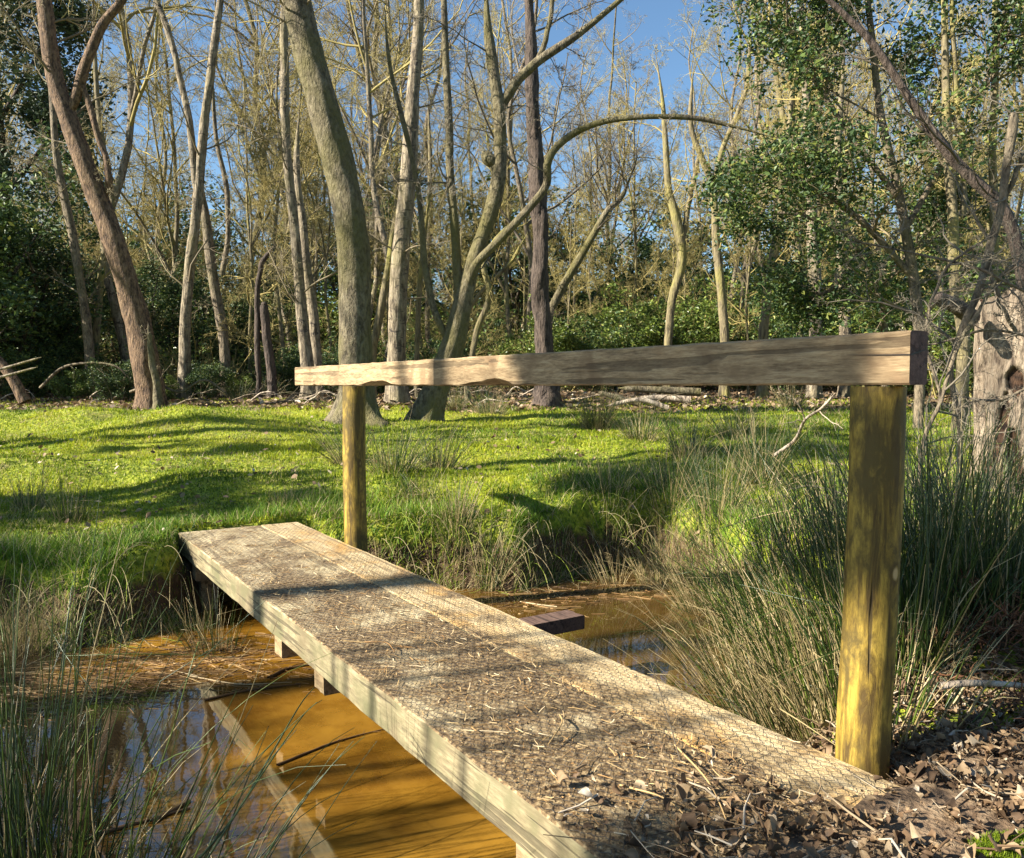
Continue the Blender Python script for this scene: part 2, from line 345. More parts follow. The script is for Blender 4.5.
def ground_h(x, y, detail=True):
    x = np.asarray(x, float); y = np.asarray(y, float)
    g = np.interp(y, [-50, -2, 1.5, 2.4, 4.2, 5.3, 6.5, 8, 11, 16, 25, 60, 300], [-.2, -.12, -.03, -.05, -.06, 0, .14, .26, .47, .70, .9, 1.6, 4])
    g = g + gauss(x, y, -3.7, 9.6, 1.0, .55, .24) + gauss(x, y, -5.6, 10.4, 1.2, .6, .16) + gauss(x, y, -.6, 6.3, .8, .5, .10) + gauss(x, y, .6, 6.5, .6, .4, .10) + gauss(x, y, -1.4, 7.9, .8, .4, .12) + gauss(x, y, -4.6, 7.0, 1.1, .45, .13) + gauss(x, y, -2.2, 6.2, .5, .3, .07)
    g = g + gauss(x, y, 2.6, 2.4, 1.0, 1.2, .30) + gauss(x, y, 2.4, 6.5, 1.2, .6, .08)
    if detail: g = g + .16 * fbm(x * .8, y * .8) + .11 * fbm(x * 2.3 + 5, y * 2.3, 2) + .035 * fbm(x * 6, y * 6, 3)
    d = sdist(x, y) + .16 * fbm(x * 2.3 + 9, y * 2.3, 3)
    wdt = np.where(y > 3.6, .20, .34)
    k = np.clip(d / wdt, 0, 1); k = k * k * (3 - 2 * k)
    z = np.where(d > 0, WZ - .02 + (g - WZ + .02) * k, WZ - .02 - np.clip(-d, 0, .3) * 1.1)
    # the seat cut for the bridge
    rx = x - A0[0]; ry = y - A0[1]; s = rx * LV[0] + ry * LV[1]; o = rx * EV[0] + ry * EV[1]
    cut = (s > -.02) & (s < 4.1) & (o > -.06) & (o < DECK_W + .06)
    z = np.where(cut, np.minimum(z, -.15), z)
    near = (s >= 4.05) & (s < 4.6) & (o > -.3) & (o < DECK_W + .15)
    z = np.where(near, np.minimum(z, np.where(s < 4.26, -.03, .02)), z)
    pile = np.exp(-((s - 4.42) / .14) ** 2) * (o > -.5) * (o < 1.2); z = np.where(s > 4.26, np.maximum(z, .022 * (pile > .3) + z * (pile <= .3)), z)
    return z
def gz(x, y): return float(ground_h(np.array([x]), np.array([y]))[0])
def ong(u, v):
    d = ray(u, v); t = np.concatenate([np.linspace(1, 12, 700), np.linspace(12, 80, 800)])
    X = d[0] * t; Y = d[1] * t; Z = EYE + d[2] * t; h = ground_h(X, Y)
    i = np.argmax(Z <= h); 
    if Z[i] > h[i]: i = len(t) - 1
    return np.array([X[i], Y[i], h[i]])

def axis(a, b, step, far, gr=1.13):
    c = list(np.arange(a, b, step)); s = step; v = c[-1]
    while v < far[1]: s *= gr; v += s; c.append(v)
    s = step; v = c[0]; pre = []
    while v > far[0]: s *= gr; v -= s; pre.append(v)
    return np.array(pre[::-1] + c)
xs = axis(-5.5, 4.5, .035, (-300, 300)); ys = axis(.6, 9, .035, (-60, 500), 1.06)
GX, GY = np.meshgrid(xs, ys, indexing='ij'); GZ = ground_h(GX.ravel(), GY.ravel())
V = np.stack([GX.ravel(), GY.ravel(), GZ], 1); nx, ny = len(xs), len(ys)
ii = np.arange(nx * ny).reshape(nx, ny); Fq = np.stack([ii[:-1, :-1], ii[1:, :-1], ii[1:, 1:], ii[:-1, 1:]], -1).reshape(-1, 4)
def surface_kind(x, y, z):
    """0 mud, .5 turf, 1 leaf mould"""
    k = np.full(x.shape, .5)
    k = np.where(y > 13 + 3 * fbm(x * .4, y * .4), 1.0, k)
    k = np.where((x > 1.9 + .3 * y / 5) & (y < 4), .95, k)
    k = np.where(y < 2.1, .95, k)
    k = np.where(z < -.12, .05, k)
    return k
mb = MB(); mb.add(V, Fq, surface_kind(V[:, 0], V[:, 1], V[:, 2]))
tag(mb.build('ground', M['ground']), kind='structure')
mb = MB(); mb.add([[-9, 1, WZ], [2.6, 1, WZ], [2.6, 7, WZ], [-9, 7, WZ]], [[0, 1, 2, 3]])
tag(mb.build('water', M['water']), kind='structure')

# ------------------------------------------------------------------ footbridge with handrail
def in_deck(P):
    r = P[:, :2] - A0; s = r @ LV; o = r @ EV; return s, o
ANG = math.atan2(LV[1], LV[0])
bridge = empty('footbridge', (A0[0], A0[1], 0), 'weathered timber footbridge with netted planks and one handrail over the brown stream', 'footbridge', rz=ANG)
def local_box(name, s0, s1, o0, o1, z0, z1, mats, parent, nseg=40, bev=.006, rough=.0015, seed=0, sidemat=False, chamfer=None):
    """box in bridge space; x along the deck, y = -offset is avoided by using offset directly (EV is +90 deg)"""
    bm = bmesh.new(); rs = random.Random(seed)
    n = nseg; secs = []
    for i in range(n + 1):
        x = s0 + (s1 - s0) * i / n; c = chamfer(x) if chamfer else (bev, bev)
        cy, cz = max(c[0], bev), max(c[1], bev)
        pr = [(o0 + cy, z0), (o1 - bev, z0), (o1, z0 + bev), (o1, z1 - bev), (o1 - bev, z1), (o0 + bev, z1), (o0, z1 - bev), (o0, z0 + cz)]
        wob = [rs.gauss(0, rough) for _ in range(4)]
        secs.append([bm.verts.new((x, a + wob[0] + rs.gauss(0, rough * .3), b + wob[1] * .6 + rs.gauss(0, rough * .3))) for a, b in pr])
    for a, b in zip(secs[:-1], secs[1:]):
        for k in range(8):
            f = bm.faces.new((a[k], a[(k + 1) % 8], b[(k + 1) % 8], b[k])); f.smooth = False
            if sidemat and k in (0, 1, 5, 6, 7) and not (k == 4): f.material_index = 1
            if sidemat and k in (3, 4, 5): f.material_index = 0
    fa = bm.faces.new(secs[0][::-1]); fb = bm.faces.new(secs[-1])
    if len(mats) > 1: fa.material_index = fb.material_index = len(mats) - 1
    bmesh.ops.recalc_face_normals(bm, faces=bm.faces)
    me = bpy.data.meshes.new(name); bm.to_mesh(me); bm.free()
    for m in mats: me.materials.append(m)
    o = bpy.data.objects.new(name, me); C.objects.link(o); o.parent = parent; return o
local_box('plank', .0, DECK_L, 0, .497, -.12, 0, [M['plank_dirty'], M['plank_side']], bridge, seed=1, sidemat=True, bev=.004)['label'] = 'wide plank covered in dirt and netting'
pr_ = local_box('plank', -.01, DECK_L + .01, .506, DECK_W, -.12, .0, [M['plank_clean'], M['plank_side']], bridge, seed=3, sidemat=True, bev=.005)
pr_['label'] = 'cleaner tan plank along the handrail side'
# cross bearers: (s, o0, o1)
def s_of(u, v, z, o):
    p = onz(u, v, z)[:2] - A0; return float(p @ LV)
for (s, o0, o1, hh, wd) in ((.35, .02, .73, .10, .09), (s_of(284, 645, -.17, 0), .02, .74, .09, .09), (s_of(328, 681, -.17, 0), .02, .74, .08, .10), (3.84, .02, .74, .16, .10)):
    local_box('cross_bearer', s - wd / 2, s + wd / 2, o0, o1, -.122 - hh, -.122, [M['bearer']], bridge, 6, .004, seed=int(s * 10))
bp = onz(571, 612, -.13)[:2] - A0; bs, bo = float(bp @ LV), float(bp @ EV)
b_ = local_box('cross_bearer', bs - .02, bs + .10, .3, bo, -.185, -.1225, [M['rail_end']], bridge, 6, .004, seed=9)
b_['label'] = 'bearer end sticking out past the planks on the handrail side'
for (s, o) in ((.30, .10), (.42, .64), (3.82, .12), (3.86, .62)):
    local_box('support_leg', s - .05, s + .05, o - .045, o + .045, -.8, -.225 if s < 1 else -.285, [M['bearer']], bridge, 5, .004, seed=int(o * 50))
# posts
def post_s(u, v, o):
    d = ray(u, v); k = d[0] / d[1]; q = A0 + EV * o; return float((k * q[1] - q[0]) / (LV[0] - k * LV[1]))
PO = DECK_W + .066
def post(s, r, seed, lean):
    rng = np.random.default_rng(seed); K = 60; z = np.linspace(-.75, .899, K)
    c = deck_xy(s, PO); P = np.stack([c[0] + lean * z + .003 * np.sin(z * 5 + seed), c[1] + 0 * z, z], 1)[None]
    sd_ = 28; a = np.arange(sd_) * 2 * PI / sd_
    mb = MB(); tubes(mb, P, np.full((1, K), r), sd_)
    V = mb.V[0].reshape(K, sd_, 3); zz = z[:, None]
    rad = 1 + .022 * (fbm(np.cos(a) * 1.5 + seed, zz * 3 + np.sin(a) * 1.5, 4)) * 2 + .02 * fbm(np.cos(a) * 5 + seed, zz * 9 + np.sin(a) * 5, 2)
    for g0, dp in ((.9, .02), (2.6, .02), (4.4, .03), (5.5, .02)):    # drying splits
        gg = g0 + seed + .12 * np.sin(zz * 3 + g0); rad = rad - dp * np.exp(-((np.angle(np.exp(1j * (a[None] - gg)))) / .09) ** 2) * np.clip(.7 + fbm(zz * 4 + g0, 0 * a[None], 2) * 3, 0, 1)
    ctr = P[0][:, None, :]; V[:] = ctr + (V - ctr) * rad[:, :, None]
    top = len(mb.V[0]); mb.add(np.vstack([V[-1], P[0, -1][None]]), [[k, (k + 1) % sd_, sd_] for k in range(sd_)])
    o = mb.build('post', M['post'], None, origin=(c[0], c[1], 0))
    o.parent = bridge; mi_ = Matrix.LocRotScale(Vector((A0[0], A0[1], 0)), Matrix.Rotation(ANG, 3, 'Z'), None).inverted()
    o.location = mi_ @ Vector((c[0], c[1], 0)); o.rotation_euler = (0, 0, -ANG); return o
S1 = post_s(356, 549, PO); S2 = post_s(863, 777, PO)
post(S1, .0655, 3, -.006); post(S2, .062, 5, .018)
RO0, RO1 = PO - .035, PO + .035
r0 = post_s(295, 376, RO0); r1 = post_s(910, 356, RO0)
def wane(x):
    u = (x - r0) / (r1 - r0)
    a = max(0, math.sin(u * 23 + .6)) ** 2 * .024 * (u < .62) * (u > .08) + .006 * abs(math.sin(u * 61)) * (u < .7)
    return (a * 1.8, a)
rail = local_box('handrail', r0, r1, RO0, RO1, EYE + .002, EYE + .124, [M['rail'], M['rail_end']], bridge, 90, .005, seed=12, chamfer=wane, rough=.0012)
# crack at the rail's near end: a thin dark wedge set in the face
mb = MB(); L_ = .16
mb.add([[r1 + .001, RO0 - .002, EYE + .068], [r1 + .001, RO0 - .002, EYE + .0715], [r1 - L_, RO0 - .002, EYE + .0745], [r1 - L_, RO0 - .002, EYE + .0738]], [[0, 1, 2, 3]])
mb.add([[r1 + .002, RO0, EYE + .068], [r1 + .002, RO0, EYE + .0715], [r1 + .002, RO1 - .01, EYE + .084], [r1 + .002, RO1 - .01, EYE + .082]], [[0, 1, 2, 3]])
mck, tck, bck = new_mat('crack_dark'); bck.inputs['Base Color'].default_value = (.015, .01, .008, 1)
o = mb.build('drying_crack', mck, None); o.parent = rail
# wire netting
rng = np.random.default_rng(21)
cell = .029; hx = cell * .5; hy = cell * .866; segs = []
nI = int((DECK_L - .1) / (hy * 1.0)); nJ = int((DECK_W - .01) / (cell))
pt = lambda s, o: (s + .0035 * math.sin(o * 31 + s * 7), o + .003 * math.sin(s * 23 + o * 9), 0)
for i in range(nI):
    for j in range(nJ):
        o = .006 + j * cell + (hx if i % 2 else 0); s = .03 + i * hy
        if o + hx > DECK_W - .003: continue
        a = (s, o); b = (s + hy * .42, o)                # twisted part
        segs.append((a, b)); e1 = (s + hy, o + hx); e2 = (s + hy, o - hx)
        segs.append((b, e1)); 
        if e2[1] > .003: segs.append((b, e2))
S = np.array(segs); SS = S.copy(); SS[..., 0] += .0035 * np.sin(S[..., 1] * 31 + S[..., 0] * 7); SS[..., 1] += .003 * np.sin(S[..., 0] * 23 + S[..., 1] * 9)
Z = .006 + .012 * np.clip(fbm(S[..., 0] * 5, S[..., 1] * 5, 3), -.3, .6)
P = np.concatenate([SS, Z[..., None]], -1)
mb = MB(); tubes(mb, P, np.full(P.shape[:2], .0007), 3)
o = mb.build('wire_netting', M['wire'], None); o.parent = bridge

# ------------------------------------------------------------------ trees
def roughen(mb_index_V, K, sides, rng, amp, P, lobes=0): 
    V = mb_index_V.reshape(K, sides, 3); a = rng.uniform(0, 50)
    th = np.arange(sides) * 2 * PI / sides; h = np.cumsum(np.r_[0, np.linalg.norm(np.diff(P, axis=0), axis=1)])[:, None]
    rad = 1 + amp * 2 * fbm(np.cos(th)[None] * 1.2 + a, h * 2.2 + np.sin(th)[None] * 1.2, 4)
    rad = rad + amp * 1.2 * fbm(np.cos(th)[None] * 3 + a, h * 7 + np.sin(th)[None] * 3, 3)
    if lobes: rad = rad + lobes * np.exp(-np.maximum(h - .1, 0) / .16) * (.5 + .5 * np.cos(5 * th[None] + a) + .4 * np.cos(3 * th[None] + 2 * a))
    V[:] = P[:, None, :] + (V - P[:, None, :]) * rad[:, :, None]
def limb_mesh(mb, pts, rng, K=36, sides=14, amp=.12, wob=.0, flare=0.0, taper=True):
    q = spline(pts, K); P = q[:, :3].copy(); r = q[:, 3].copy()
    if wob: 
        for c in (0, 1): P[1:-1, c] += wob * fbm(np.linspace(0, 6, K)[1:-1] + rng.uniform(0, 50), np.zeros(K - 2) + c * 7, 2) * 2
    if amp < .29 and taper: r *= np.clip((1 - np.linspace(0, 1, K)) / .12, .12, 1)
    if flare: r *= 1 + flare * np.exp(-np.arange(K) / K * 14)
    tubes(mb, P[None], r[None], sides); roughen(mb.V[-1], K, sides, rng, amp, P, 1.6 * flare)
    return P, r
def px_path(path, Y, dY=0):
    """path of (u, v, width_px[, depth offset]) -> world points with radius"""
    out = []
    for p in path:
        y = Y + (p[3] if len(p) > 3 else 0); w_ = at(p[0], p[1], y); out.append([*w_, p[2] * y / F_PX / 2])
    return out
def crown(mb, rng, limbs, n1=8, n2=6, n3=6, n4=5, t0=.25, L1=.42, up=.06, ang=.9, sides=4, wob=.16, l1abs=None, rk=.011, tmul=1.0, fine=.0034):
    n2 += 1; n3 += 1
    for (P, r) in limbs:
        Pp = P[None]; Rr = r[None]; n1 = int(n1 * 1.0)
        A, a = grow(rng, Pp, Rr, n1, t0, 1.0, l1abs if l1abs else L1, ang, 9, wob * .8, up, rel=not l1abs, rk=rk)
        B, b = grow(rng, A, a, n2, .15, 1.0, .5, .8, 7, wob, up * .6, rk=rk)
        D, d = grow(rng, B, b, n3, .1, 1.0, .55, .75, 5, wob, up * .3, rk=.009, rmin=fine)
        tubes(mb, A, a, 6, rng.uniform(.2, .6, len(A))); tubes(mb, B, b, 4, rng.uniform(.2, .8, len(B)))
        tubes(mb, D, d, 3, rng.uniform(.1, 1, len(D)))
        if n4:
            E4, e = grow(rng, D, d, n4, .1, 1.0, .6, .7, 4, wob, 0, rk=.006, rmin=fine)
            tubes(mb, E4, e, 3, rng.uniform(.2, 1, len(E4)))
def hero(name, label, cat, paths, Y, bark, twig, seed, group=None, sides=14, amp=.12, cr={}, K=36, flare=.25):
    rng = np.random.default_rng(seed); base = px_path([paths[0][0]], Y)[0]; 
    gzv = gz(base[0], base[1])
    t = empty(name, (base[0], base[1], gzv), label, cat, group)
    mbT = MB(); limbs = []
    for k, p in enumerate(paths):
        pts = px_path(p, Y)
        if k == 0:
            pts = [[pts[0][0], pts[0][1], min(gzv, pts[0][2]) - .12, pts[0][3]]] + pts
        P, r = limb_mesh(mbT, pts, rng, max(K, 90) if k == 0 else K, sides + 6 if k == 0 else max(8, sides - 2), amp * 1.25, flare=flare if k == 0 else 0, wob=.03)
        limbs.append((P, r))
    mbT.build('trunk', bark, t)
    mbC = MB(); crown(mbC, rng, limbs, **cr)
    mbC.build('crown', twig, t)
    return t
T_ = 'tree'
hero('leaning_tree', 'leaning reddish-brown tree at left whose trunk forks near the top', T_,
     [[(151, 398, 26), (143, 350, 25), (130, 295, 22), (112, 235, 21), (88, 175, 19), (70, 125, 18), (55, 75, 16), (47, 20, 14), (42, -60, 12), (55, -200, 8)],
      [(66, 118, 8), (76, 95, 10), (86, 62, 10), (104, 22, 9), (124, -5, 8), (150, -70, 6)],
      [(81, 80, 5), (92, 118, 6), (103, 150, 6), (109, 180, 7), (103, 200, 6)]], 13, M['bark_red'], M['twig'], 1, cr=dict(n1=9, n2=5, n3=5, n4=4, t0=.55, L1=.25))
hero('slim_tree', 'short pale stem hugging the foot of the leaning reddish tree', T_,
     [[(158, 398, 9), (155, 375, 7), (151, 350, 6), (148, 322, 4)]], 12.7, M['bark_olive'], M['twig'], 2, cr=dict(n1=5, n2=3, n3=3, n4=0, t0=.4), sides=10)
hero('slim_tree', 'thin crooked tree left of the leaning reddish trunk, lit pale along one edge', T_,
     [[(91, 388, 9), (88, 330, 9), (80, 280, 8), (70, 225, 8), (58, 165, 7), (52, 110, 6), (48, 40, 5), (42, -60, 4)]], 15.5, M['bark_grey'], M['twig'], 3, cr=dict(n1=9, n2=5, n3=5, n4=4, t0=.25, L1=.2))
hero('slim_tree', 'mossy slim tree just right of the crooked one on the left', T_,
     [[(93, 372, 7), (97, 320, 7), (103, 260, 6), (112, 200, 5), (100, 130, 5), (95, 60, 4), (90, -50, 3)]], 17.5, M['bark_yellow'], M['twig_gold'], 4, cr=dict(n1=9, n2=5, n3=5, n4=4, t0=.25, L1=.2))
hero('birch_tree', 'pale twin-stemmed birch between the leaning tree and the big mossy trunk', T_,
     [[(184, 385, 12), (185, 330, 11), (189, 270, 10), (197, 200, 10), (203, 140, 9), (210, 75, 8), (219, 10, 7), (232, -90, 5)],
      [(197, 190, 7), (190, 130, 7), (180, 75, 6), (168, 30, 6), (150, -20, 5), (135, -90, 3)]], 15, M['bark_birch'], M['twig'], 5, cr=dict(n1=8, n2=5, n3=5, n4=5, t0=.3, L1=.24))
hero('birch_tree', 'dark crooked birch right behind the pale twin-stemmed birch', T_,
     [[(226, 382, 10), (222, 330, 10), (214, 280, 10), (207, 225, 9), (201, 190, 7), (196, 150, 5)], [(222, 275, 6), (228, 240, 5), (226, 190, 5), (215, 130, 4), (212, 60, 3)]], 15.8, M['bark_grey'], M['twig'], 6, cr=dict(n1=7, n2=5, n3=4, n4=4, t0=.4, L1=.25))
hero('dead_snag', 'slender dark dead stem with a hooked top left of the paired birches', 'dead tree',
     [[(259, 378, 5), (257, 330, 6), (258, 285, 5), (262, 262, 5), (274, 245, 3)]], 15, M['bark_dark'], M['twig_dark'], 7, cr=dict(n1=3, n2=2, n3=2, n4=0, t0=.5, L1=.15), sides=9)
hero('dead_snag', 'short broken dark stump stem leaning beside the hooked dead stem', 'dead tree',
     [[(272, 378, 9), (268, 345, 9), (264, 308, 8), (263, 306, 3)]], 15, M['bark_dark'], M['twig_dark'], 8, cr=dict(n1=2, n2=2, n3=1, n4=0, t0=.5, L1=.15), sides=9)
hero('birch_tree', 'pale slim birch leftmost of the pair beside the big mossy trunk', T_,
     [[(308, 378, 13), (302, 320, 11), (297, 260, 10), (290, 190, 9), (285, 120, 9), (284, 50, 8), (281, -60, 6)]], 14.5, M['bark_birch'], M['twig'], 9, cr=dict(n1=12, n2=5, n3=5, n4=5, t0=.3, L1=.22))
hero('birch_tree', 'darker banded birch rightmost of the pair beside the big mossy trunk', T_,
     [[(318, 378, 9), (313, 320, 10), (307, 270, 9), (302, 220, 8), (296, 170, 6), (300, 100, 4)], ], 15.2, M['bark_birch'], M['twig'], 10, cr=dict(n1=9, n2=5, n3=4, n4=4, t0=.4, L1=.22))
hero('big_tree', 'thickest tree, curved mossy grey-olive trunk rising behind the left end of the handrail', T_,
     [[(356, 416, 42), (356, 385, 34), (355, 330, 32), (354, 270, 32), (349, 215, 31), (338, 160, 31), (322, 100, 30), (308, 50, 29), (296, 0, 28), (280, -70, 25), (262, -170, 20)],
      [(288, -40, 12), (330, -110, 10), (360, -190, 8)]], 10.5, M['bark_olive'], M['twig'], 11, sides=22, amp=.08, K=60, flare=.35, cr=dict(n1=9, n2=5, n3=5, n4=4, t0=.75, L1=.3))
hero('birch_tree', 'tall straight birch with pale flaking bark between the thickest trunk and the forked one', T_,
     [[(398, 405, 24), (397, 365, 19), (398, 310, 18), (402, 240, 17), (408, 170, 16), (413, 100, 13), (418, 40, 11), (421, -40, 9), (424, -120, 7)]], 13.5, M['bark_birch'], M['twig'], 12, amp=.1, cr=dict(n1=16, n2=6, n3=5, n4=5, t0=.35, L1=.2, ang=1.15, up=.02))
hero('forked_tree', 'multi-stemmed smooth grey tree whose long limb arches far to the right', T_,
     [[(428, 416, 30), (438, 385, 25), (452, 345, 23), (463, 300, 19), (473, 262, 15), (486, 225, 14), (496, 188, 15), (500, 155, 13), (499, 110, 12), (492, 65, 11), (487, 20, 10), (484, -50, 8)],
      [(462, 305, 10), (475, 268, 9, -.1), (500, 240, 8, -.2), (530, 208, 8, -.3), (546, 185, 8, -.3), (547, 162, 8, -.4), (562, 142, 7, -.4), (595, 124, 6, -.5), (640, 117, 5, -.6), (695, 118, 5, -.6), (735, 127, 4, -.6), (790, 142, 3, -.6)],
      [(501, 108, 9), (515, 85, 10), (535, 64, 9), (565, 43, 8), (595, 22, 6), (625, -5, 5), (680, -50, 3)],
      [(455, 340, 12), (458, 300, 10), (456, 250, 9), (451, 190, 8), (448, 130, 8), (446, 60, 7), (443, -10, 6), (437, -80, 5)],
      [(450, 345, 7), (432, 300, 7), (424, 250, 6), (418, 190, 5), (405, 130, 5), (390, 70, 4), (385, 0, 3)],
      [(538, 62, 6), (550, 20, 5), (556, -30, 4)], [(499, 172, 9), (493, 163, 13), (487, 157, 12), (484, 152, 7)]], 10.8, M['bark_olive'], M['twig_grey'], 13, sides=16, amp=.06, K=60, flare=.3, cr=dict(n1=7, n2=4, n3=5, n4=4, t0=.35, L1=.22, wob=.2))
hero('rough_tree', 'dark ragged-barked upright tree right of the forked tree', T_,
     [[(546, 400, 24), (544, 360, 18), (541, 300, 17), (541, 240, 15), (538, 200, 17), (535, 150, 15), (532, 110, 13), (531, 60, 12), (528, 0, 10), (524, -80, 8)]], 13, M['bark_dark'], M['twig_dark'], 14, sides=16, amp=.3, K=70, cr=dict(n1=14, n2=4, n3=5, n4=4, t0=.2, L1=.16, ang=1.1))
hero('leaning_bough', 'thin pale tree leaning right out of the shrubs behind the dark upright trunk', T_,
     [[(548, 325, 7), (556, 298, 8), (572, 270, 8), (590, 240, 7), (606, 212, 6), (622, 197, 5), (632, 175, 4)]], 14, M['bark_olive'], M['twig_dark'], 15, sides=10, cr=dict(n1=9, n2=4, n3=4, n4=3, t0=.6, L1=.45, wob=.25))
for k, (pth, lab) in enumerate([
    ([(468, 385, 6), (478, 330, 6), (490, 295, 6), (483, 262, 5), (505, 230, 4), (530, 215, 3)], 'wriggling yellowish sapling close behind the forked tree'),
    ([(440, 372, 5), (452, 340, 5), (478, 296, 4), (510, 262, 4), (528, 232, 3)], 'second thin wriggling sapling crossing behind the forked tree'),
    ([(372, 360, 8), (379, 320, 8), (386, 280, 7), (393, 235, 6), (399, 180, 4)], 'mossy yellow slim tree close to the straight birch'),
    ([(417, 345, 5), (420, 290, 5), (425, 240, 4), (430, 170, 4), (428, 90, 3)], 'very thin bare sapling right of the straight birch')]):
    hero('sapling', lab, 'sapling', [pth], 13.5 + .4 * k, M['bark_yellow'], M['twig_gold'], 30 + k, sides=8, cr=dict(n1=8, n2=4, n3=4, n4=3, t0=.4, L1=.3), flare=.1)
# right hand group
for k, (paths, lab, bk, Y) in enumerate([
    ([[(725, 345, 9), (722, 300, 9), (716, 240, 8), (712, 190, 7), (703, 160, 6), (690, 120, 5), (694, 60, 4)], [(712, 190, 5), (722, 150, 5), (745, 90, 4), (752, 20, 3)]], 'bright yellow-green mossy young tree right of centre, nearest the middle shrubs', 'bark_yellow', 16),
    ([[(668, 345, 8), (672, 300, 8), (681, 262, 9), (676, 220, 10), (668, 185, 7), (664, 120, 5), (655, 50, 4)], [(681, 250, 5), (690, 200, 5), (700, 150, 4)]], 'knotty mossy tree left of the bright yellow-green one', 'bark_yellow', 16.5),
    ([[(764, 345, 10), (768, 290, 9), (777, 235, 9), (783, 180, 7), (790, 110, 5), (800, 30, 4)]], 'dark olive slanting young tree among the shrubs right of the yellow-green one', 'bark_yellow', 15.5),
    ([[(815, 350, 13), (815, 290, 12), (813, 230, 11), (810, 150, 9), (805, 60, 7), (800, -40, 5)]], 'pale birch leftmost of two above the right half of the handrail', 'bark_birch', 15),
    ([[(845, 350, 11), (844, 290, 11), (841, 230, 9), (838, 150, 7), (842, 60, 5), (846, -40, 4)]], 'pale birch with mossy yellow foot, rightmost of two above the handrail', 'bark_birch', 15.5),
    ([[(962, 345, 12), (957, 290, 12), (952, 225, 10), (948, 150, 9), (945, 70, 7), (942, -40, 5)], [(962, 215, 6), (965, 160, 6), (955, 80, 5), (953, -40, 4)]], 'yellow-barked tree inside the holly at right', 'bark_yellow', 9.5),
    ([[(996, 345, 9), (994, 250, 8), (993, 150, 7), (995, 50, 6), (994, -40, 5)]], 'rightmost upright olive stem behind the old hollow trunk', 'bark_yellow', 10.5)]):
    hero('young_tree', lab, T_, paths, Y, M[bk], M['twig_gold'], 50 + k, sides=12, cr=dict(n1=11, n2=5, n3=5, n4=4, t0=.35, L1=.25, wob=.2))

# prototype background trees (bare), then copies
def proto_tree(seed, h, r, twig, bark, forks=1, cr={}):
    rng = np.random.default_rng(seed); mbT = MB(); limbs = []
    K = 24; z = np.linspace(-.3, h, K); amp = h * .02
    x = amp * 3 * fbm(z * .25 + seed, z * 0, 2) * 2; y = amp * 3 * fbm(z * .25, z * 0 + seed, 2) * 2
    x -= x[0]; y -= y[0]; rr = r * (1 - .8 * (z + .3) / h) + .01
    P = np.stack([x, y, z], 1); tubes(mbT, P[None], rr[None], 9); roughen(mbT.V[-1], K, 9, rng, .12, P); limbs.append((P, rr))
    for f in range(forks):
        i = int(K * rng.uniform(.25, .5)); a = rng.uniform(0, 2 * PI); Lf = h * rng.uniform(.35, .55); d = nrm(np.array([math.cos(a) * .5, math.sin(a) * .5, 1.0])); out = [P[i]]
        for k in range(13): out.append(out[-1] + d * Lf / 13); d = nrm(d + rng.standard_normal(3) * .07 + [0, 0, .05])
        Q = np.array(out); q = np.linspace(rr[i] * .7, .012, 14); tubes(mbT, Q[None], q[None], 7); limbs.append((Q, q))
    mbC = MB(); crown(mbC, rng, limbs, **cr)
    return mbT.mesh('trunk', bark), mbC.mesh('crown', twig)
kw = dict(n1=17, n2=7, n3=6, n4=5, t0=.25, L1=.34, fine=.0042, rk=.010, wob=.17)
protos = [proto_tree(101, 15, .11, M['twig'], M['bark_grey'], 2, kw), proto_tree(102, 17, .10, M['twig_gold'], M['bark_birch'], 1, kw),
          proto_tree(103, 13, .085, M['twig_gold'], M['bark_yellow'], 2, kw), proto_tree(104, 18, .14, M['twig'], M['bark_olive'], 2, kw),
          proto_tree(105, 9, .05, M['twig_gold'], M['bark_yellow'], 2, dict(kw, t0=.12, n1=18)), proto_tree(106, 14, .08, M['twig_grey'], M['bark_grey'], 1, kw)]
def put_tree(k, x, y, s, rz, name, label, group, parts=('trunk', 'crown'), protos=protos):
    t = empty(name, (x, y, gz(x, y)), label, 'tree', group, rz, s)
    for nm, me in zip(parts, protos[k]):
        o = bpy.data.objects.new(nm, me); C.objects.link(o); o.parent = t
    return t
rng = np.random.default_rng(77); placed = []
BK = ['grey-barked', 'pale birch-like', 'yellow mossy', 'stout olive-barked', 'small mossy', 'slim whitish']
LM = [(0, 'left of the crooked slim tree'), (70, 'seen past the crooked slim tree'), (130, 'behind the leaning reddish trunk'), (185, 'left of the twin-stemmed birch'), (235, 'right of the twin-stemmed birch'), (285, 'left of the paired birches'),
      (335, 'just left of the thickest trunk'), (375, 'just right of the thickest trunk'), (430, 'behind the straight birch'), (500, 'behind the forked tree'), (550, 'behind the dark ragged trunk'), (620, 'over the leaning bough'), (670, 'right of the leaning bough'),
      (720, 'left of the yellow-green tree'), (770, 'right of the yellow-green tree'), (830, 'behind the paired right birches'), (910, 'behind the holly'), (960, 'above the near post'), (1024, 'near the right edge'), (9999, 'at the far right')]
def where(u):
    for a, b in LM:
        if u < a: return b
def scatter(n, y0, y1, lab, grp, ks, smin=.85, smax=1.2, umin=-90, umax=1110, gap=1.4, name='bare_tree'):
    c = 0; tries = 0
    while c < n and tries < n * 40:
        tries += 1; Y = math.sqrt(rng.uniform(y0 ** 2, y1 ** 2)) if y0 < 30 else rng.uniform(y0, y1)
        u = rng.uniform(umin, umax); X = (u - 512) / F_PX * Y
        if any((X - a) ** 2 + (Y - b) ** 2 < gap ** 2 for a, b in placed): continue
        placed.append((X, Y)); c += 1
        kk = int(rng.choice(ks)); bk = BK[kk]
        put_tree(kk, X, Y, rng.uniform(smin, smax), rng.uniform(0, 6.28), name, lab % (bk, where(u)), grp)
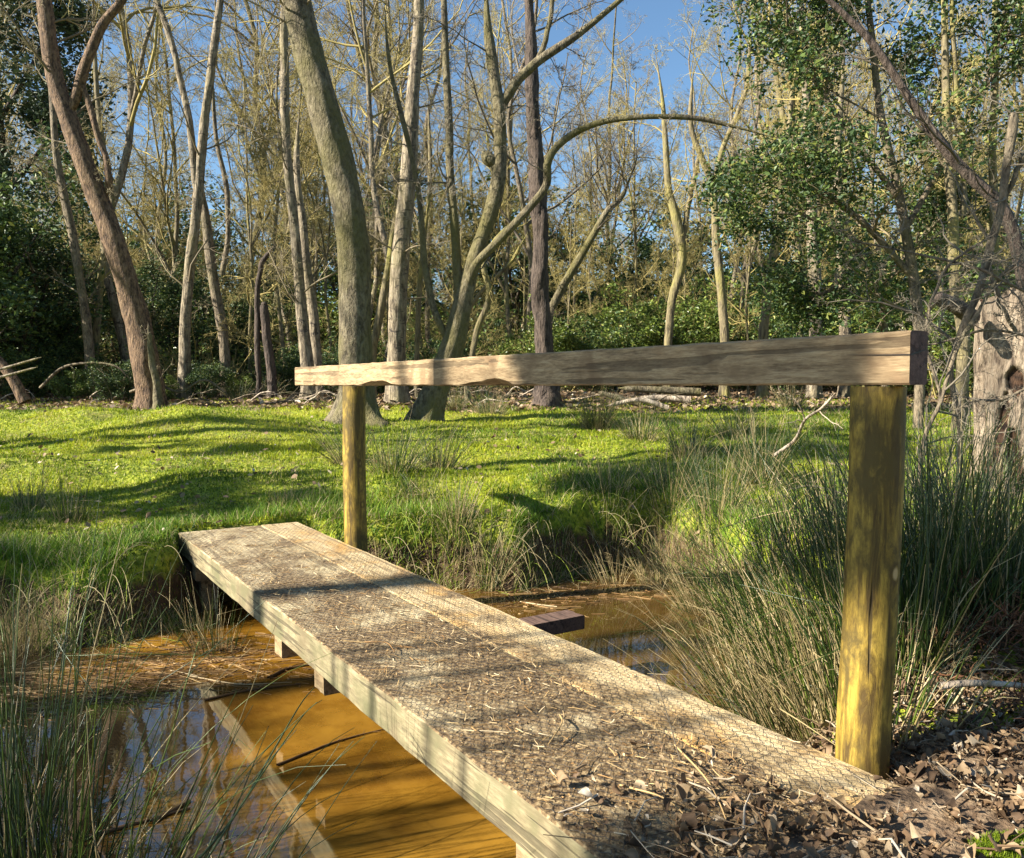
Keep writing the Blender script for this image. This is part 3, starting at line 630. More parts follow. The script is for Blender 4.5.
scatter(34, 17, 28, '%s bare tree just beyond the lawn, %s', 'slender bare trees beyond the lawn', [0, 1, 2, 4, 5], .7, 1.05)
scatter(36, 28, 48, '%s bare tree deeper in the wood, %s', 'bare trees deeper in the wood', [0, 1, 2, 3, 5], .85, 1.2)
scatter(40, 48, 95, '%s distant bare tree, %s', 'distant bare trees', [0, 1, 3, 3, 5], 1.0, 1.5, gap=2.2)
scatter(26, 17, 30, '%s bare sapling in the undergrowth, %s', 'thin bare saplings in the undergrowth', [4], .4, .8, name='sapling')

thin = dict(n1=11, n2=4, n3=4, n4=2, t0=.4, L1=.3, fine=.003, rk=.009)
op = [proto_tree(111, 14, .13, M['twig'], M['bark_grey'], 1, thin), proto_tree(112, 16, .12, M['twig'], M['bark_birch'], 1, thin)]
# trees out of the frame on the left that shade the lawn and the near ground
for k, (x, y, s, p) in enumerate([ (-8.2, 4.6, .9, 5), (-12, 3.0, 1.0, 1), (-10.5, 6.9, .8, 2), (-14, .0, 1.1, 3), (-13, 9, 1, 0), (-16, 5, 1.1, 3)]):
    put_tree(p % 2, x, y, s, k * 1.3, 'bare_tree', 'bare tree outside the left edge of the picture that shades the lawn', 'bare trees left of the picture', protos=op)

# ------------------------------------------------------------------ leafy shrubs
def shrub_mesh(seed, h, w_, nst, leaf, nleaf, lm, tm, lsize=.055, flat=1.0, spread=.07):
    rng = np.random.default_rng(seed); st = []
    a = rng.uniform(0, 2 * PI, nst); r = rng.uniform(0, .25, nst) * w_; K = 10
    base = np.stack([np.cos(a) * r, np.sin(a) * r, np.full(nst, -.05)], 1)
    d = nrm(np.stack([np.cos(a) * rng.uniform(0, w_ / h, nst), np.sin(a) * rng.uniform(0, w_ / h, nst), np.ones(nst)], 1)); out = [base]
    L = h * rng.uniform(.55, 1.05, nst)[:, None]
    for k in range(K - 1): out.append(out[-1] + d * L / (K - 1)); d = nrm(d + rng.standard_normal((nst, 3)) * .12)
    P = np.stack(out, 1); Rr = np.linspace(.022, .006, K)[None] * np.ones((nst, 1)) * h / 2.2
    A, aa = grow(rng, P, Rr, 7, .15, 1, .42, .95, 7, .15, .04); B, bb = grow(rng, A, aa, 6, .2, 1, .5, .8, 5, .18, .02)
    ms = MB(); tubes(ms, P, Rr, 6, rng.uniform(0, .7, nst)); tubes(ms, A, aa, 4, rng.uniform(0, .8, len(A))); tubes(ms, B, bb, 3, rng.uniform(0, 1, len(B)))
    pts = np.concatenate([B.reshape(-1, 3), A[:, 3:].reshape(-1, 3)]); cl = rng.integers(0, len(pts), nleaf)
    # clumps: favour some twigs
    wts = rng.random(len(pts)) ** 3; wts /= wts.sum(); cl = rng.choice(len(pts), nleaf, p=wts)
    Pl = pts[cl] + rng.standard_normal((nleaf, 3)) * spread * np.array([1, 1, .8]); tn = np.clip(rng.beta(2, 2.2, nleaf) + .25 * (rng.random(len(pts))[cl] - .5), 0, 1)
    Pl[:, 2] = np.maximum(Pl[:, 2], .02)
    ml = MB(); leaves(ml, Pl, lsize * rng.uniform(.6, 1.3, nleaf), rng, tn, up=.4, aspect=.55)
    return ms.mesh('stems', tm), ml.mesh('foliage', lm, smooth=False)
sp = [shrub_mesh(201, 2.4, 2.0, 12, None, 9000, M['shrub'], M['twig_gold'], .10, spread=.11), shrub_mesh(202, 2.0, 2.2, 12, None, 9000, M['holly'], M['twig'], .085, spread=.10),
      shrub_mesh(203, 1.3, 1.6, 12, None, 5000, M['shrub'], M['twig'], .085, spread=.08), shrub_mesh(204, 4.2, 2.4, 14, None, 14000, M['holly'], M['twig_dark'], .10, spread=.13),
      shrub_mesh(205, 1.6, 2.0, 22, None, 900, M['shrub'], M['twig_gold'], .07)]
def put_shrub(k, u, Y, s, label, group=None, name='shrub', rz=None):
    X = (u - 512) / F_PX * Y; t = empty(name, (X, Y, gz(X, Y)), label + ', ' + where(u), 'shrub', group, rng.uniform(0, 6) if rz is None else rz, s)
    for nm, me in zip(('stems', 'foliage'), sp[k]):
        o = bpy.data.objects.new(nm, me); C.objects.link(o); o.parent = t
G1 = 'low shrubs along the back of the lawn'
for u, Y, s in ((20, 15.5, .55), (75, 15, .5), (120, 14.2, .4), (60, 17, .7), (200, 15, .38), (235, 15.7, .4), (165, 14.6, .35), (330, 16, .5), (290, 16.5, .6), (385, 16.5, .6), (420, 17, .7), (360, 18, .7)):
    put_shrub(2 if u % 2 else 1, u, Y, s, 'low leafy shrub', G1)
G2 = 'leafy green shrubs behind the middle of the handrail'
for u, Y, s in ((560, 18, .8), (600, 19, .95), (640, 18.5, .9), (690, 19, .95), (740, 19.5, 1.0), (790, 18, .95), (615, 21, 1.1), (710, 22, 1.2), (840, 20, 1.1), (880, 19, 1.0), (480, 22, .8), (520, 21, .8), (860, 17, .8), (900, 16.5, .8), (940, 15, .8), (985, 14, .8), (820, 24, 1.3), (880, 25, 1.3), (760, 27, 1.4)):
    put_shrub(1 if u in (600, 790, 840, 480) else 0, u, Y, s, 'dense leafy green shrub', G2)
G3 = 'tall dark evergreens at the left edge'
for u, Y, s in ((-30, 16.5, 1.15), (15, 17.5, 1.0), (-60, 15, 1.2), (45, 19, .85), (-20, 20, 1.25)):
    put_shrub(3, u, Y, s, 'tall dark evergreen bush', G3, 'evergreen_shrub')
G4 = 'evergreens among the trees'
for u, Y, s in ((160, 21, .9), (215, 24, .9), (130, 25, .9), (250, 22, .7), (905, 17, .5), (1030, 13, .65)):
    put_shrub(3, u, Y, s, 'dark evergreen bush', G4, 'evergreen_shrub')
G8 = 'olive bushes closing the gaps between the far trunks'
for i in range(44):
    u = -60 + 1150 * (i + rng.random()) / 44; Y = rng.uniform(34, 55); X = (u - 512) / F_PX * Y
    put_shrub(0 if i % 3 else 3, u, Y, rng.uniform(1.5, 2.6), 'tall olive bush far behind', G8, 'distant_bush')
G5 = 'bare twiggy scrub under the trees'
for i in range(46):
    u = rng.uniform(-60, 1080); Y = rng.uniform(16, 34); put_shrub(4, u, Y, rng.uniform(.8, 1.8) * (Y / 24), 'bare twiggy scrub bush', G5, 'scrub_bush')
for i in range(34):
    u = rng.uniform(-60, 1080); Y = rng.uniform(30, 60); put_shrub(int(rng.choice([0, 0, 3])), u, Y, rng.uniform(1.0, 1.9), 'distant green bush', 'distant bushes deep in the wood')

# holly tree at right: spreading leafy sprays in front of the young trees
def leafy_tree(name, label, paths, Y, bark, tw, leafm, seed, nleaf, lsize, cr, spread=.10, seglim=None):
    rg = np.random.default_rng(seed); base = px_path([paths[0][0]], Y)[0]; g0 = gz(base[0], base[1])
    t = empty(name, (base[0], base[1], g0), label, 'tree'); mbT = MB(); mbC = MB(); pool = []
    for k, p in enumerate(paths):
        pts = px_path(p, Y)
        if k == 0: pts = [[pts[0][0], pts[0][1], min(g0, pts[0][2]) - .1, pts[0][3]]] + pts
        P, r = limb_mesh(mbT, pts, rg, 36, 12, .1)
        A, a = grow(rg, P[None], r[None], cr[0], .25, 1, cr[3], 1.0, 8, .14, .0, rel=False, rk=.010)
        B, b = grow(rg, A, a, cr[1], .15, 1, .5, .8, 6, .16, .0); D, d = grow(rg, B, b, cr[2], .1, 1, .5, .8, 4, .16, 0, rmin=.0012)
        tubes(mbC, A, a, 5, rg.uniform(.1, .5, len(A))); tubes(mbC, B, b, 4, rg.uniform(.1, .7, len(B))); tubes(mbC, D, d, 3, rg.uniform(.1, 1, len(D)))
        pool += [D[:, 1:].reshape(-1, 3), B[:, 2:].reshape(-1, 3)]
    mbT.build('trunk', bark, t); mbC.build('branches', tw, t)
    pts = np.concatenate(pool); wts = rg.random(len(pts)) ** 2; wts /= wts.sum(); c = rg.choice(len(pts), nleaf, p=wts)
    Pl = pts[c] + rg.standard_normal((nleaf, 3)) * spread
    ml = MB(); leaves(ml, Pl, lsize * rg.uniform(.45, 1.5, nleaf), rg, np.clip(rg.beta(2, 2, nleaf) + .4 * (rg.random(len(pts))[c] - .5), 0, 1), up=.4, aspect=.6, fold=.4)
    ml.build('foliage', leafm, t, smooth=False); return t
leafy_tree('holly_tree', 'big glossy-leaved holly filling the upper right', [[(920, 360, 10), (915, 290, 10), (900, 200, 9), (880, 110, 7), (870, 20, 6), (860, -60, 4)], [(915, 280, 6), (860, 220, 6), (800, 180, 4), (740, 165, 3)], [(905, 230, 6), (950, 150, 5), (990, 70, 4), (1010, -10, 3)], [(900, 200, 6), (840, 120, 5), (800, 50, 4), (780, -20, 3)]],
           10, M['bark_grey'], M['twig'], M['holly'], 301, 21000, .060, (20, 6, 5, 1.7))
leafy_tree('holly_tree', 'lower holly whose sprays hang over the far shrubs above the handrail', [[(885, 360, 7), (880, 300, 7), (850, 240, 6), (800, 215, 4), (750, 215, 3)], [(880, 290, 5), (920, 240, 5), (960, 200, 4)], [(860, 250, 5), (830, 290, 4), (790, 300, 3)]],
           11.5, M['bark_grey'], M['twig'], M['holly'], 302, 12000, .060, (14, 6, 5, 1.2))
# pine foliage at top left
leafy_tree('pine_tree', 'shaggy grey-green conifer in the upper left corner', [[(5, 380, 16), (8, 280, 14), (2, 180, 12), (-5, 80, 10), (-8, -60, 7)], [(2, 200, 5), (40, 150, 4), (70, 110, 3)], [(0, 120, 5), (35, 60, 4), (60, 10, 3)]],
           19, M['bark_dark'], M['twig_dark'], M['needle'], 303, 12000, .12, (16, 7, 6, 2.4), .16)

# dark sloping bough and lichened stem in front at right
hero('sloping_tree', 'dark bare bough sloping down from the top right, in front of the holly', T_,
     [[(1030, 330, 13), (1018, 250, 13), (1000, 205, 12), (975, 180, 11), (945, 150, 10), (915, 105, 8), (885, 60, 7), (855, 25, 6), (820, -8, 5), (770, -50, 4)]], 6.5, M['bark_dark'], M['twig_dark'], 71, sides=12, flare=.1, cr=dict(n1=10, n2=4, n3=5, n4=3, t0=.3, L1=.22, wob=.18, fine=.001))
hero('lichened_stem', 'lichen-grey bare stem with a sawn top rising at the right edge', T_,
     [[(958, 440, 5), (952, 385, 5), (957, 350, 6), (975, 295, 7), (990, 245, 8), (1000, 205, 7), (1003, 165, 8), (1012, 118, 9), (1013, 114, 5)],
      [(1000, 215, 5), (1018, 165, 5), (1030, 150, 5)], [(988, 250, 4), (1000, 300, 4), (1020, 340, 4)]], 4.6, M['bark_grey'], M['twig_grey'], 72, sides=10, flare=.05, K=40, cr=dict(n1=16, n2=5, n3=5, n4=3, t0=.0, L1=.3, wob=.2, ang=1.2, up=-.01, fine=.0009))
hero('bare_shrub', 'tangle of thin bare twigs over the near end of the handrail', 'bare shrub',
     [[(925, 455, 4), (940, 400, 4), (965, 330, 4), (1000, 280, 3), (1040, 250, 3)], [(940, 400, 3), (925, 330, 3), (945, 270, 3), (1000, 230, 2)], [(1040, 300, 3), (980, 270, 3), (900, 250, 2), (840, 240, 2)], [(1040, 340, 3), (985, 330, 3), (930, 345, 2), (905, 330, 2)], [(1040, 380, 3), (1000, 400, 3), (950, 395, 2)]],
     4.2, M['bark_grey'], M['twig_grey'], 73, sides=7, flare=.0, K=24, amp=.05, cr=dict(n1=14, n2=5, n3=5, n4=3, t0=.05, L1=.35, wob=.2, up=0, fine=.0012))

# old hollow trunk at the right edge
def old_trunk():
    rg = np.random.default_rng(5); Y = 6.2; c = at(1018, 430, Y); g0 = gz(c[0], c[1])
    t = empty('hollow_trunk', (c[0], c[1], g0), 'broad old hollow trunk with pale peeling bark at the right edge', 'dead tree')
    ztop = at(1010, 292, Y)[2]; K, S_ = 150, 200; z = np.linspace(g0 - .1, ztop, K); th = np.arange(S_) * 2 * PI / S_
    r = .28 * (1 + .22 * np.exp(-(z - g0) * 3))[:, None] * (1 + .30 * fbm(np.cos(th)[None] * 1.6 + 3, z[:, None] * 2.2 + np.sin(th)[None] * 1.6, 5))
    Zt = z[:, None] + (z[:, None] > ztop - .25) * .35 * (fbm(np.cos(th)[None] * 2 + 8, np.sin(th)[None] * 2, 3) - .1) * ((z[:, None] - ztop + .25) / .25)
    def shell(k): return np.stack([c[0] + r * k * np.cos(th), c[1] + r * k * np.sin(th) + 0 * z[:, None], Zt], -1)
    Vo = shell(1.0); Vi = shell(.80)
    hole = np.zeros((K, S_), bool); h = (z[:, None] - g0); 
    def cut(a0, h0, wa, wh, sl=0.0):
        da = np.angle(np.exp(1j * (th[None] - a0 - sl * (h - h0)))); return (da / wa) ** 2 + ((h - h0) / wh) ** 2 < 1 + .9 * fbm(th[None] * 4, h * 6, 3)
    fld = lambda a0, h0, wa, wh, sl: 1.25 - np.sqrt((np.angle(np.exp(1j * (th[None] - a0 - sl * (h - h0)))) / wa) ** 2 + ((h - h0) / wh) ** 2) + 1.1 * fbm(th[None] * 5, h * 7, 4)
    pit = np.maximum.reduce([fld(-2.55, .42, .13, .36, .5), fld(-2.15, .22, .13, .24, -.6), fld(-2.9, .10, .16, .14, 0), fld(-2.25, .80, .24, .09, .3)])
    pit = np.clip(pit * 2.2, 0, 1); pit = pit * pit * (3 - 2 * pit)
    Vo = np.stack([c[0] + r * (1 - .42 * pit) * np.cos(th), c[1] + r * (1 - .42 * pit) * np.sin(th) + 0 * z[:, None], Zt], -1)
    i = np.arange(K * S_).reshape(K, S_); q = np.stack([i[:-1], np.roll(i, -1, 1)[:-1], np.roll(i, -1, 1)[1:], i[1:]], -1).reshape(-1, 4)
    mbo = MB(); mbo.add(Vo.reshape(-1, 3), q, pit.ravel())
    rim = np.stack([i[-1], np.roll(i[-1], -1), np.roll(i[-1], -1) + K * S_, i[-1] + K * S_], -1)
    V2 = np.vstack([Vo.reshape(-1, 3), Vi.reshape(-1, 3)]); mbo.add(V2, rim, 1.0); mbo.add(Vi.reshape(-1, 3), q[:, ::-1], 1.0)
    mbo.build('trunk', M['hollow'], t)
    st = px_path([(975, 330, 24), (985, 300, 30), (996, 290, 20)], Y - .25)
    m2 = MB(); limb_mesh(m2, [[*at(972, 318, Y - .1), .06], [*at(955, 306, Y - .25), .055], [*at(938, 298, Y - .35), .045], [*at(935, 297, Y - .36), .02]], rg, 20, 12, .2); m2.build('broken_limb', M['bark_dark'], t)
old_trunk()

G6 = 'leafy crowns added to cast shade, outside the left edge of the picture'  # unseen crowns on thin stems, added to throw shade on chosen spots
SD = np.array([sdir.x, sdir.y, sdir.z]); m = MB(); tubes(m, np.stack([np.full(12, 0.), np.full(12, 0.), np.linspace(-.3, 5.0, 12)], 1)[None], np.linspace(.024, .012, 12)[None], 8); stem_me = m.mesh('trunk', M['bark_grey'])
for (x, y, z, sx, sy, szz) in ((-2.9, 5.75, .05, .75, .55, .9), (-1.7, 5.95, .05, .55, .42, .7), (-4.4, 5.5, .05, .7, .5, .9), (-2.3, 7.9, .3, .55, .40, .6), (.95, 1.75, .85, .42, .40, .62), (.45, 2.35, .98, .45, .42, .32), (.15, 2.85, 1.0, .4, .4, .28),
                              (1.6, 7.0, .25, .8, .45, .6), (3.0, 9.2, .45, .9, .6, .8), (.40, 1.45, 0, .3, .22, .4), (-2.05, 2.3, -.41, -.42, .3, .36), (-2.75, 2.95, -.41, -.42, .30, .36), (-3.0, 3.55, -.41, -.40, .26, .34), (-2.1, 2.9, -.41, -.25, .22, .25), (-1.6, 1.9, -.3, -.3, .25, .3), (1.2, 6.3, .15, -.3, .22, .26), (1.25, 3.3, .6, -.3, .24, .24), (1.9, 2.6, .4, -.3, .24, .24), (2.6, 7.9, .35, -.4, .26, .3), (1.6, 10.5, .5, -.4, .25, .3), (-3.2, 4.55, -.1, -.34, .24, .24), (-2.3, 4.45, -.25, -.2, .14, .14), (-3.4, 8.2, .3, -.25, .16, .2), (.93, 1.88, .62, .36, .36, .4), (2.0, 3.2, .4, .7, .7, .8), (4.2, 5.2, .7, .6, .6, .9)):
    h = 5.2; p = np.array([x, y, z]) + SD * (h - z) / SD[2]
    t = empty('holly_tree', (p[0], p[1], gz(p[0], p[1])), 'leafy crown added to cast shade, outside the left edge of the picture', 'tree', G6)
    o = bpy.data.objects.new('trunk', stem_me); C.objects.link(o); o.parent = t
    for nm, me in zip(('branches', 'foliage'), sp[2] if sx > 0 else sp[3]):
        o = bpy.data.objects.new(nm, me); C.objects.link(o); o.parent = t; o.scale = (abs(sx), sy, szz); o.location = (0, 0, 5.2 - t.location.z - (.7 if sx > 0 else 2.3) * szz)

# ------------------------------------------------------------------ fallen wood
def fallen(name, label, path, Y, wpx, bark, tw, seed, group=None, twigs=True):
    rg = np.random.default_rng(seed); m = MB(); pts = []
    for k, (u, v) in enumerate(path):
        p = at(u, v, Y if not isinstance(Y, (list, tuple)) else Y[k]); f = 1 - .5 * k / len(path); pts.append([*p, wpx * p[1] / F_PX / 2 * f])
    P, r = limb_mesh(m, pts, rg, 24, 8, .12)
    if twigs:
        A, a = grow(rg, P[None], r[None], 6, .2, 1, .3, .8, 6, .2, .02); B, b = grow(rg, A, a, 3, .2, 1, .5, .8, 4, .2, 0)
        tubes(m, A, a, 4); tubes(m, B, b, 3)
    o = m.build(name, bark, None, origin=tuple(P[0])); tag(o, label, 'branch', group); return o
B_ = M['bark_grey']
fallen('fallen_branch', 'long pale branch arching low across the lawn edge at left', [(40, 388), (62, 368), (90, 363), (115, 366), (128, 377)], 14.0, 3, B_, None, 1)
fallen('fallen_branch', 'forked pale branch lying against the foot of the birches', [(130, 392), (155, 384), (180, 392), (205, 380), (232, 398)], 13.2, 3, B_, None, 2)
fallen('fallen_branch', 'pale stick poking in from the left edge, upper of two', [(-10, 372), (15, 365), (42, 357)], 11, 3, M['bark_birch'], None, 3, twigs=False)
fallen('fallen_branch', 'pale stick poking in from the left edge, lower of two', [(-10, 380), (12, 374), (38, 367)], 11, 3, M['bark_birch'], None, 4, twigs=False)
fallen('fallen_branch', 'thick brown fallen bough leaning at the left edge', [(25, 402), (12, 378), (-4, 358), (-20, 345)], 13, 12, M['bark_red'], None, 5)
fallen('fallen_branch', 'pale dry branch lying on the grass below the right of the handrail', [(775, 455), (795, 440), (805, 420), (822, 408), (836, 392)], [6.2, 6.0, 5.6, 5.2, 5.0], 4, M['bark_pale'], None, 6)
fallen('fallen_branch', 'mossy thick stick among the dead fern at the right bank', [(940, 686), (975, 683), (1035, 686)], 2.15, 8, M['bark_pale'], None, 8, twigs=False)
fallen('fallen_branch', 'lichen-grey short stick lying in the leaf litter at bottom', [(818, 857), (845, 843), (872, 832)], [1.60, 1.66, 1.72], 10, M['bark_birch'], None, 9, twigs=False)
for k, pth in enumerate([[(700, 392), (660, 390), (618, 388)], [(690, 400), (655, 398), (622, 402)], [(640, 404), (612, 396), (598, 392)], [(668, 408), (640, 400), (606, 406)]]):
    fallen('log', ('long mossy log on top of the log pile beyond the rail', 'pale split log in the log pile beyond the rail', 'short log leaning out of the log pile', 'lowest log of the pile beyond the rail')[k], pth, 13.2 - .3 * k, 9 - k, M['bark_pale'] if k % 2 else M['bark_olive'], None, 20 + k, 'log pile beyond the rail', twigs=False)
G_ = 'small fallen sticks along the back of the lawn'
for k in range(26):
    u = rng.uniform(-20, 700); Y = rng.uniform(12.6, 16); X = (u - 512) / F_PX * Y; z = gz(X, Y); a = rng.uniform(-.5, .5); L = rng.uniform(.4, 1.3)
    m = MB(); q = np.array([[X + L * t * math.cos(a), Y + L * t * math.sin(a), z + .04 + .22 * math.sin(t * 2.6) * rng.uniform(.2, 1), .014 * (1 - .6 * t)] for t in np.linspace(0, 1, 5)])
    P, r = limb_mesh(m, q, rng, 12, 6, .1, wob=.05); A, a_ = grow(rng, P[None], r[None], 5, .1, 1, .4, .8, 5, .2, .03); tubes(m, A, a_, 4)
    tag(m.build('fallen_stick', B_ if k % 2 else M['bark_pale'], None, origin=(X, Y, z)), ('thin grey' if k % 2 else 'pale') + ' fallen stick on the woodland floor, ' + where(u), 'stick', G_)

# ------------------------------------------------------------------ rushes
def rush_pts(rg, n, c, br, h, lean, spread, K=7, droop=.35):
    a = rg.uniform(0, 2 * PI, n); r = br * np.sqrt(rg.random(n)); base = np.stack([c[0] + r * np.cos(a), c[1] + r * np.sin(a), np.zeros(n)], 1)
    base[:, 2] = np.maximum(ground_h(base[:, 0], base[:, 1]), WZ - .05) - .01
    tilt = np.abs(rg.standard_normal(n)) * spread * (.4 + r / br); d = np.stack([np.cos(a) * tilt + lean[0], np.sin(a) * tilt + lean[1], np.ones(n)], 1); d = nrm(d + rg.standard_normal((n, 3)) * .06)
    L = h * rg.uniform(.45, 1.1, n)[:, None]; out = [base]; hd = nrm(d * np.array([1, 1, 0]) + 1e-6); dr = (rg.random((n, 1)) ** 2) * droop
    brk = np.where(rg.random(n) < .16, rg.integers(2, K - 1, n), 99); bd = nrm(rg.standard_normal((n, 3)) * [1, 1, .5] + [0, 0, -.5])
    for k in range(K - 1):
        out.append(out[-1] + d * L / (K - 1)); d = nrm(d + (hd * .5 + np.array([0, 0, -.5])) * dr * (k + 1) / K + rg.standard_normal((n, 3)) * .025)
        d = np.where((brk == k)[:, None], nrm(bd + d * .3), d)
    return np.stack(out, 1), L[:, 0]
def tussock(label, c, n, h, br=.12, lean=(0, 0), spread=.35, dead=.25, rad=.0016, seed=0, group=None, droop=.35, mat='rush', name='rush_tussock', sides=4, K=7):
    rg = np.random.default_rng(seed); P, L = rush_pts(rg, n, c, br, h, lean, spread, K, droop)
    isd = rg.random(n) < dead; tn = np.where(isd, rg.uniform(.68, 1, n), rg.uniform(0, .58, n))
    tp = np.linspace(1, .25, K)[None]; m = MB(); rr = rad * rg.uniform(.7, 1.3, (n, 1)) * tp
    tubes(m, P, rr, sides, tn)
    # dead thatch around the foot
    nd = n // 2; Pd, _ = rush_pts(rg, nd, c, br * 1.2, h * .4, (lean[0] * 1.5, lean[1] * 1.5), spread * 2.0, 5, .8); tubes(m, Pd, rad * .8 * np.linspace(1, .4, 5)[None] * np.ones((nd, 1)), 3, rg.uniform(.62, 1, nd))
    o = m.build(name, M[mat], None, origin=(c[0], c[1], gz(c[0], c[1]))); tag(o, label, 'rushes' if name == 'rush_tussock' else 'grass', group); return o
GR = 'dense dark rushes around the near post'
k = 0
for (u, Y, n, h, lean, dead, lb) in [
        (752, 3.5, 150, .62, (-.30, 0), .6, 'straw-coloured rush clump leaning furthest left over the pool'), (778, 3.05, 170, .66, (-.36, -.05), .6, 'straw-coloured rushes leaning over the near edge of the pool'),
        (812, 2.7, 190, .64, (-.35, -.05), .6, 'straw-coloured rushes leaning over the planks, nearest the post on its left'), (800, 3.6, 190, .82, (-.24, 0), .18, 'dark green rushes leaning left above the straw-coloured ones'),
        (845, 3.1, 220, .84, (-.20, 0), .18, 'dark green rush clump directly left of the near post'), (838, 2.45, 150, .5, (-.30, -.1), .6, 'low straw tuft against the left foot of the near post'),
        (893, 2.65, 200, .80, (-.08, 0), .15, 'dark green rushes directly behind the near post'), (935, 2.9, 200, .82, (-.03, 0), .15, 'upright dark rushes just right of the near post'),
        (985, 3.2, 200, .80, (.02, 0), .15, 'upright dark rushes in front of the hollow trunk'), (1022, 2.8, 170, .80, (.05, 0), .15, 'upright dark rushes at the right edge'),
        (900, 3.6, 190, .82, (-.05, 0), .2, 'second row of dark rushes hidden behind the near post'), (955, 3.9, 170, .8, (0, 0), .2, 'second row of rushes between the near post and the hollow trunk'),
        (1010, 4.2, 150, .8, (0, 0), .2, 'rushes growing against the foot of the hollow trunk'), (912, 2.15, 70, .34, (.15, -.1), .45, 'short splayed tuft at the right foot of the near post'),
        (760, 4.3, 160, .62, (-.2, 0), .35, 'rushes at the back right corner of the pool, behind the leaning clump'), (845, 4.4, 170, .66, (-.1, 0), .3, 'rushes seen between the two rows left of the near post')]:
    X = (u - 512) / F_PX * Y; k += 1
    tussock(lb, (X, Y), int(n * .8), h * .95, .17, lean, .25, dead, .0028, 400 + k, GR, droop=.6)
for k, (u, v, n, h, lb) in enumerate([(490, 415, 160, .5, 'grey-green tussock behind the rail right of the forked tree'), (597, 428, 300, .62, 'round upright green tussock standing alone below the middle of the rail'), (455, 408, 120, .42, 'low sedge tussock against the foot of the forked tree'),
        (268, 398, 200, .55, 'feathery pale tussock at the lawn edge left of the rail end'), (240, 400, 140, .4, 'small pale tussock at the lawn edge, left of the feathery one'), (790, 408, 160, .55, 'dark tussock beyond the rail near the post'),
        (350, 462, 130, .5, 'thin dark rushes fanning out on the lawn just left of the far post'), (395, 470, 150, .5, 'thin dark rushes fanning out just right of the far post'), (440, 470, 130, .5, 'sparse dark rushes on the grass between the far post and mid rail'),
        (640, 440, 150, .45, 'sparse tussock on the shaded grass right of the round one'), (690, 455, 170, .5, 'spiky tussock on the shaded grass nearest the right rushes'), (735, 440, 150, .5, 'olive tussock under the right half of the rail'),
        (670, 500, 170, .5, 'loose rushes at the bank above the pool'), (715, 515, 190, .55, 'loose rushes at the bank leaning to the pool corner'), (610, 500, 90, .35, 'few short rushes on the bank left of the pool corner'), (760, 480, 200, .6, 'thick rushes on the bank behind the leaning clump')]):
    p = ong(u, v); tussock(lb, p, n, h, .16 if n > 140 else .13, ((-.25 if u in (350,) else .1 if u in (395, 440) else 0), 0), .5, .3, .0022 if p[1] > 7 else .0019, 500 + k, droop=.5)
# rushes and tall grass at the far bank
for k, (u, v, n, h, ln, dd, lb) in enumerate([(455, 575, 130, .45, (0, -.05), .35, 'sunlit upright rushes at the water edge right of the far post'), (490, 580, 120, .42, (.1, 0), .4, 'yellowing rushes at the water edge beside the first sunlit ones'), (420, 560, 60, .3, (0, 0), .3, 'short rushes hugging the planks right of the far post'),
        (655, 575, 90, .5, (-.1, 0), .8, 'pale dry reeds standing at the back corner of the pool'), (610, 575, 60, .35, (-.3, -.1), .8, 'pale dry reeds bending over the back of the pool'), (700, 600, 140, .55, (-.4, -.1), .75, 'dry bent reeds at the right corner of the pool'),
        (215, 640, 70, .42, (-.05, -.05), .45, 'upright yellow-green reeds beside the far left end of the planks'), (190, 625, 50, .3, (-.1, -.1), .4, 'small reeds under the far left end of the planks'),
        (20, 640, 150, .38, (.1, -.2), .9, 'brown dead grass tuft hanging over the water at the left edge'), (70, 520, 90, .35, (0, 0), .3, 'dark thin rushes on the shaded lawn at left'), (30, 510, 80, .35, (0, 0), .3, 'dark thin rushes on the shaded lawn by the left edge'), (285, 505, 60, .16, (0, 0), .6, 'small reddish tuft on the lawn by the far end of the planks')]):
    p = onz(u, v, WZ + .05) if v > 540 else ong(u, v); tussock(lb, p, n, h, .10, ln, .28, dd, .0019, 600 + k, droop=.6)
# near left foreground rushes
for k, (x, y, n, h, ln, lb) in enumerate([(-1.22, 1.95, 85, 1.0, (.0, 0), 'nearest rushes at the lower left corner, long green stems over the water'), (-1.0, 1.85, 60, .85, (.12, .05), 'long green rushes second from the lower left corner'), (-.80, 1.80, 34, .62, (.35, .1), 'few long rushes bending right over the reflection'), (-1.5, 2.35, 60, .85, (0, 0), 'rushes at the left edge just behind the nearest ones'), (-.55, 1.72, 9, .30, (.1, 0), 'few short rush stems at the bottom edge under the reflection')]):
    tussock(lb, (x, y), n, h, .13, ln, .26, .12, .0026, 700 + k, droop=.45, sides=5, K=9)
m = MB()
for (pts, r, tn) in [([(190, 870), (235, 815), (268, 760), (300, 705), (314, 688)], .0032, .15), ([(200, 870), (240, 808), (275, 755), (306, 712), (322, 700)], .0026, .3)]:
    P = np.array([at(u, v, 1.75 + .1 * i) for i, (u, v) in enumerate(pts)]); q = spline(P, 16); tubes(m, q[None], (r * np.linspace(1, .35, 16))[None], 6, tn)
tag(m.build('arching_rush', M['rush'], None, origin=tuple(at(195, 870, 1.75))), 'pair of thick arching rush stems reaching across toward the planks', 'rushes')

